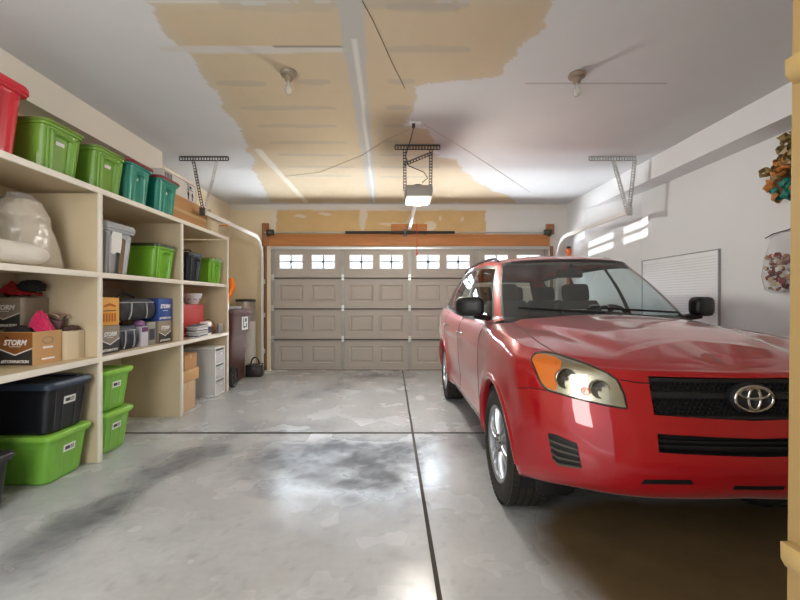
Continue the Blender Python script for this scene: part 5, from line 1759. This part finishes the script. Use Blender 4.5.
# wheels
def wheel(s, yc):
    M = Matrix.Translation((s*.775, yc, ZA)) @ Matrix.Rotation(PI/2*s, 4, 'Y')    # local z -> outwards
    h = .1125
    tb = MB()
    prof = [(.235, -h+.008), (.262, -h-.002), (.30, -h-.004), (.332, -h+.006), (.350, -h+.022)]
    gx = [-.062, -.022, .022, .062]
    z = -h+.022
    for g in gx: prof += [(.3585, g-.005), (.3500, g-.004), (.3500, g+.004), (.3585, g+.005)]
    prof += [(.350, h-.022), (.332, h-.006), (.30, h+.004), (.262, h+.002), (.235, h-.008), (.225, h-.02), (.225, -h+.02)]
    tb.lathe(prof, 64, M, closed=True)
    # tread cuts: raised sipe blocks on the shoulders
    n = 60
    for k in range(n):
        a = 2*PI*k/n
        for sg in (-1, 1):
            Mk = M @ Matrix.Rotation(a, 4, 'Z')
            tb.box(.351, .3595, -.0125, .0125, sg*.088-.016, sg*.088+.016, Mk)
    ty = tb.build('wheel', M_tyre, car, smooth=30)
    r = MB()
    r.lathe([(.205, -.09), (.222, -.10), (.222, .085), (.236, .098), (.236, .106), (.226, .108), (.212, .10), (.205, .06)], 48, M, closed=True)
    ns = 6
    for k in range(ns):
        a0 = 2*PI*k/ns+.26
        for dd in (-1, 1):
            R = []
            for t in np.linspace(0, 1, 7):
                rad = .045+t*.168; wd = .021-.006*t+.004*t*t
                cen = a0; offs = dd*(.014+.016*t)
                zz = .092-.022*(1-t)**1.2*0+.010*math.sin(PI*t)-.004
                c0 = Vector((rad*math.cos(cen)-offs*math.sin(cen), rad*math.sin(cen)+offs*math.cos(cen), 0)); tn = Vector((-math.sin(cen), math.cos(cen), 0))
                R.append([M @ (c0+tn*w+Vector((0, 0, zz+dz))) for w, dz in ((-wd/2, -.03), (wd/2, -.03), (wd/2, -.004), (wd*.3, .004), (-wd*.3, .004), (-wd/2, -.004))])
            r.loft(R)
    r.lathe([(0, .05), (.062, .05), (.062, .088), (.05, .096), (.034, .098), (0, .098)], 28, M)
    ri = r.build('alloy_rim', M_alloy, ty, smooth=35)
    cb = MB(); cb.lathe([(0, .098), (.030, .098), (.030, .104), (.024, .109), (0, .110)], 24, M); cb.build('centre_cap', M_chrome, ty, smooth=40)
    for k in range(5):
        a = 2*PI*k/5; nb = MB(); nb.lathe([(0, .094), (.009, .094), (.009, .103), (0, .105)], 8, M @ Matrix.Translation((.047*math.cos(a), .047*math.sin(a), 0))); nb.build('lug_nut', M_darksteel, ty, smooth=40)
    d = MB(); d.lathe([(0, .0), (.15, .0), (.15, .022), (0, .022)], 32, M); d.lathe([(.0, -.02), (.215, -.02), (.215, -.012), (0, -.012)], 32, M); d.build('brake_disc', mat('dark brake disc', '#3a3835', .5, .5), ty, smooth=40)
for s in (-1, 1):
    for yc in (0, 2.66): wheel(s, yc)

# mirrors
for s in (1, -1):
    b = MB(); R = []
    for t, sc_, zz in ((0, .25, 0), (.04, .72, 0), (.15, .92, 0), (.4, 1, 0), (.7, 1, 0), (.9, .96, 0), (1.0, .90, 0)):
        y = .57+.125*t
        R.append([(s*(.93+x*sc_), y+(x*sc_+.105)*.42, 1.218+z*sc_+zz) for x, z in rr(.105, .078, .05, 6)])
    b.loft(R); mo = b.build('door_mirror', M_trimb, car, smooth=60)
    g = MB(); g.prism(rr(.09, .064, .04, 6), .002, Matrix.Translation((s*.93, .742, 1.218)) @ Matrix.Rotation(.397*s, 4, 'Z') @ Matrix.Rotation(-PI/2, 4, 'X')); g.build('mirror_glass', mat('mirror', '#c8ccd0', .03, 1.0, var=0), mo)
    a = MB(); a.loft([[(s*x, y+dy, z+dz) for dy, dz in ((-.035, -.025), (.035, -.025), (.035, .02), (-.035, .02))] for x, y, z in ((.74, .70, 1.115), (.82, .69, 1.135), (.90, .67, 1.15))]); a.build('mirror_arm', M_trimb, mo, smooth=40)
    # handles
    for yh, zh in ((1.42, .945), (2.36, .965)):
        h_ = BV.ray_cast(Vector((2*s, yh, zh)), Vector((-s, 0, 0)))
        x = abs(h_[0].x)
        q = MB(); q.tube([(s*(x-.005), yh-.085, zh), (s*(x+.028), yh-.06, zh+.003), (s*(x+.032), yh, zh+.004), (s*(x+.028), yh+.06, zh+.003), (s*(x-.005), yh+.085, zh)], .0115, 8); ho = q.build('door_handle', M_chrome, car, smooth=60)
        q = MB(); q.lathe([(0, .0), (.030, .0), (.034, .003), (0, .004)], 18, Matrix.Translation((s*(x+.000), yh, zh)) @ Matrix.Rotation(PI/2*s, 4, 'Y') @ Matrix.Diagonal((.8, 1.3, 1, 1))); q.build('handle_recess', M_trimb, ho)
# window-line chrome-red frame and roof rails
for s in (1, -1):
    pts = [(s*.545, 1.28, 1.635)]+[(s*.545, y, z-.040) for k, (y, z) in enumerate(((1.36, 1.70), (1.5, 1.722), (1.9, 1.738), (2.4, 1.735), (2.8, 1.718), (3.0, 1.69)))]+[(s*.53, 3.08, 1.60)]
    pp = [Vector(crom(pts, t)) for t in np.linspace(0, len(pts)-1, 40)]
    b = MB(); b.tube(pp, .015, 8); b.build('roof_rail', M_trimb, car, smooth=60)
# cowl and wipers
b = MB(); R = []
for t in np.linspace(-1, 1, 31):
    k = abs(t)*2.75; p = crom(BASE, k); x = math.copysign(p[0], t)
    R.append([(x, p[1]-.085, p[2]-.022), (x, p[1]-.05, p[2]+.006), (x, p[1]+.012, p[2]+.014), (x, p[1]+.012, p[2]-.03), (x, p[1]-.085, p[2]-.04)])
b.loft(R); b.build('cowl_panel', M_trimb, car, smooth=40)
def wip(x0, x1, y):
    b = MB()
    pts = []
    for t in np.linspace(0, 1, 12):
        x = x0+(x1-x0)*t
        h_ = BV.ray_cast(Vector((x, -2, 1.175+.035*t)), Vector((0, 1, 0)))
        pts.append((x, (h_[0].y if h_[0] else .45)-.014, 1.175+.035*t))
    b.tube(pts, .008, 6); b.build('wiper', M_trimb, car, smooth=50)
wip(.62, .0, .5); wip(.02, -.58, .5)

# interior
b = MB(); R = []
for x in np.linspace(-.74, .74, 17):
    e = 1-.10*abs(x/.74)**3
    R.append([(x, .46+.12*abs(x)**2, 1.09*e), (x, .70, 1.115*e+.02*(.2 < x < .56)), (x, .92, 1.105*e+.04*math.exp(-((x-.37)/.17)**2)), (x, 1.02, 1.0*e), (x, 1.02, .62), (x, .46, .62)])
b.loft(R); b.build('dashboard', M_int, car, smooth=50)
b = MB(); b.box(-.72, .72, .45, 3.40, .38, .46); b.box(-.72, .72, 2.95, 3.42, .46, .80); b.build('cabin_floor', M_int, car)
for s in (1, -1):
    b = MB(); b.box(min(s*.70, s*.80), max(s*.70, s*.80), .60, 3.40, .45, 1.085); b.build('door_lining', M_int, car)
def cushion(mb, hx, hy, hz, M, r=.05):
    R = []
    for zz, f in ((-hz, .86), (-hz*.8, .97), (0, 1), (hz*.8, .97), (hz, .84)):
        R.append([M @ Vector((x*f, y*f, zz)) for x, y in rr(hx, hy, min(r, hx*.8, hy*.8), 4)])
    mb.loft(R)
def seat(x, y, w, rear=False):
    b = MB(); cushion(b, w, .25, .09, Matrix.Translation((x, y, .60)))
    cushion(b, w*.94, .075, .31, Matrix.Translation((x, y+.26, .95)) @ Matrix.Rotation(-.28, 4, 'X'))
    se = b.build('seat', M_seat, car, smooth=50)
    for hx in ((x,) if not rear else (x-.0,)):
        q = MB(); cushion(q, .135, .055, .085, Matrix.Translation((hx, y+.375, 1.345)) @ Matrix.Rotation(-.22, 4, 'X'), .05)
        for d in (-.05, .05): q.tube([(hx+d, y+.35, 1.2), (hx+d, y+.37, 1.30)], .007, 6)
        q.build('headrest', M_seat, se, smooth=50)
seat(-.37, 1.32, .25); seat(.37, 1.32, .25)
seat(-.40, 2.30, .27, True); seat(.0, 2.32, .13, True); seat(.40, 2.30, .27, True)
b = MB(); MW = Matrix.Translation((.37, 1.06, 1.05)) @ Matrix.Rotation(-1.15, 4, 'X')
N = 32
b.tube([MW @ Vector((.185*math.cos(a), .185*math.sin(a), 0)) for a in np.linspace(0, 2*PI, N+1)], .015, 8, caps=False)
b.lathe([(0, -.04), (.06, -.03), (.065, .0), (.04, .02), (0, .022)], 20, MW)
for a in (0, PI, 1.5*PI): b.bar(MW @ Vector((.05*math.cos(a), .05*math.sin(a), 0)), MW @ Vector((.18*math.cos(a), .18*math.sin(a), 0)), .04, .014)
b.tube([MW @ Vector((0, 0, -.03)), MW @ Vector((0, .0, -.25))], .03, 8)
b.build('steering_wheel', M_int, car, smooth=50)
b = MB(); cushion(b, .115, .018, .034, Matrix.Translation((0, .98, 1.50)), .015); b.tube([(0, .97, 1.52), (0, .955, 1.585)], .01, 6); b.build('interior_mirror', M_trimb, car, smooth=50)
for s in (1, -1):
    b = MB(); b.box(min(s*.05, s*.50), max(s*.05, s*.50), 1.06, 1.16, 1.592, 1.604); b.build('sun_visor', mat('grey visor', '#8b8a86', .8), car, bevel=.004)
# tail lamps (out of the picture's view but part of the car)
for s in (1, -1):
    b = MB()
    b.loft([[(s*(x), y, z) for x, y in ((.86, 3.36), (.87, 3.42), (.80, 3.58), (.74, 3.60), (.76, 3.45))] for z in (1.0, 1.28)]) if False else b.box(min(s*.70, s*.80), max(s*.70, s*.80), 3.50, 3.60, .98, 1.14)
    b.build('tail_lamp', mat('red tail lamp', '#a01018', .2), car, bevel=.02)
ref.free()

# ------------------------------------------------------------------ light
def area(name, loc, rot, sx, sy, e, col=(1, 1, 1), spread=None):
    l = bpy.data.lights.new(name, 'AREA'); l.shape = 'RECTANGLE'; l.size = sx; l.size_y = sy; l.energy = e; l.color = col
    if spread: l.spread = spread
    o = bpy.data.objects.new(name, l); COL.objects.link(o); o.location = loc; o.rotation_euler = rot
    return o
def point(name, loc, e, r, col):
    l = bpy.data.lights.new(name, 'POINT'); l.energy = e; l.shadow_soft_size = r; l.color = col
    o = bpy.data.objects.new(name, l); COL.objects.link(o); o.location = loc
    return o
point('opener_lamp', (.30, 4.5, 2.30), OPENER_W, .11, (1, .95, .86))
# unseen fill lamp added behind the camera, standing in for doorway light
area('house_side_fill', (-1.2, -.5, 1.75), (math.radians(82), 0, math.radians(-14)), 1.0, 2.1, FILL_W, (1, .97, .93))
# sunlit driveway outside, shining up through the panes
area('driveway_bounce', (.35, YB+1.5, .55), (math.radians(90+38), 0, math.radians(180)), 6, 1.4, DRIVE_W, (1, .98, .95))
# sunlight thrown back from outside, entering low through the door's panes
sp = bpy.data.lights.new('reflected_sun', 'SPOT'); sp.energy = GLINT_W; sp.spot_size = math.radians(4.2); sp.spot_blend = .3; sp.shadow_soft_size = .02; sp.color = (1, .95, .86)
so = bpy.data.objects.new('reflected_sun', sp); COL.objects.link(so)
tgt = Vector((2.55, YB, 1.97)); d = Vector((.62, -1.0, .16)).normalized(); so.location = tgt-d*9
so.rotation_euler = d.to_track_quat('-Z', 'Y').to_euler()

w = bpy.data.worlds.new('world'); SC.world = w; w.use_nodes = True
nt = w.node_tree; bg = nt.nodes['Background']
tc = nt.nodes.new('ShaderNodeTexCoord'); sx = nt.nodes.new('ShaderNodeSeparateXYZ')
nt.links.new(tc.outputs['Generated'], sx.inputs[0])
mr = nt.nodes.new('ShaderNodeMapRange'); mr.inputs['From Min'].default_value = -.2; mr.inputs['From Max'].default_value = .2
mr.inputs['To Min'].default_value = 0; mr.inputs['To Max'].default_value = WORLD_FRONT
nt.links.new(sx.outputs['Y'], mr.inputs['Value'])
# overcast sky: brighter overhead than along the horizon
mz = nt.nodes.new('ShaderNodeMapRange'); mz.inputs['From Min'].default_value = .12; mz.inputs['From Max'].default_value = .45
mz.inputs['To Min'].default_value = 1; mz.inputs['To Max'].default_value = 26
nt.links.new(sx.outputs['Z'], mz.inputs['Value'])
mm = nt.nodes.new('ShaderNodeMath'); mm.operation = 'MULTIPLY'
nt.links.new(mr.outputs['Result'], mm.inputs[0]); nt.links.new(mz.outputs['Result'], mm.inputs[1]); 
ma = nt.nodes.new('ShaderNodeMath'); ma.operation = 'ADD'; ma.inputs[1].default_value = WORLD_BACK
nt.links.new(mm.outputs[0], ma.inputs[0]); nt.links.new(ma.outputs[0], bg.inputs['Strength'])
bg.inputs['Color'].default_value = (.88, .95, 1, 1)
vs = SC.view_settings; vs.view_transform = 'Standard'; vs.look = 'None'; vs.gamma = 1; vs.exposure = EXPOSURE; vs.use_curve_mapping = False
SC.cycles.max_bounces = 10; SC.cycles.transparent_max_bounces = 24; SC.cycles.sample_clamp_indirect = 6
SC.cycles.use_denoising = True
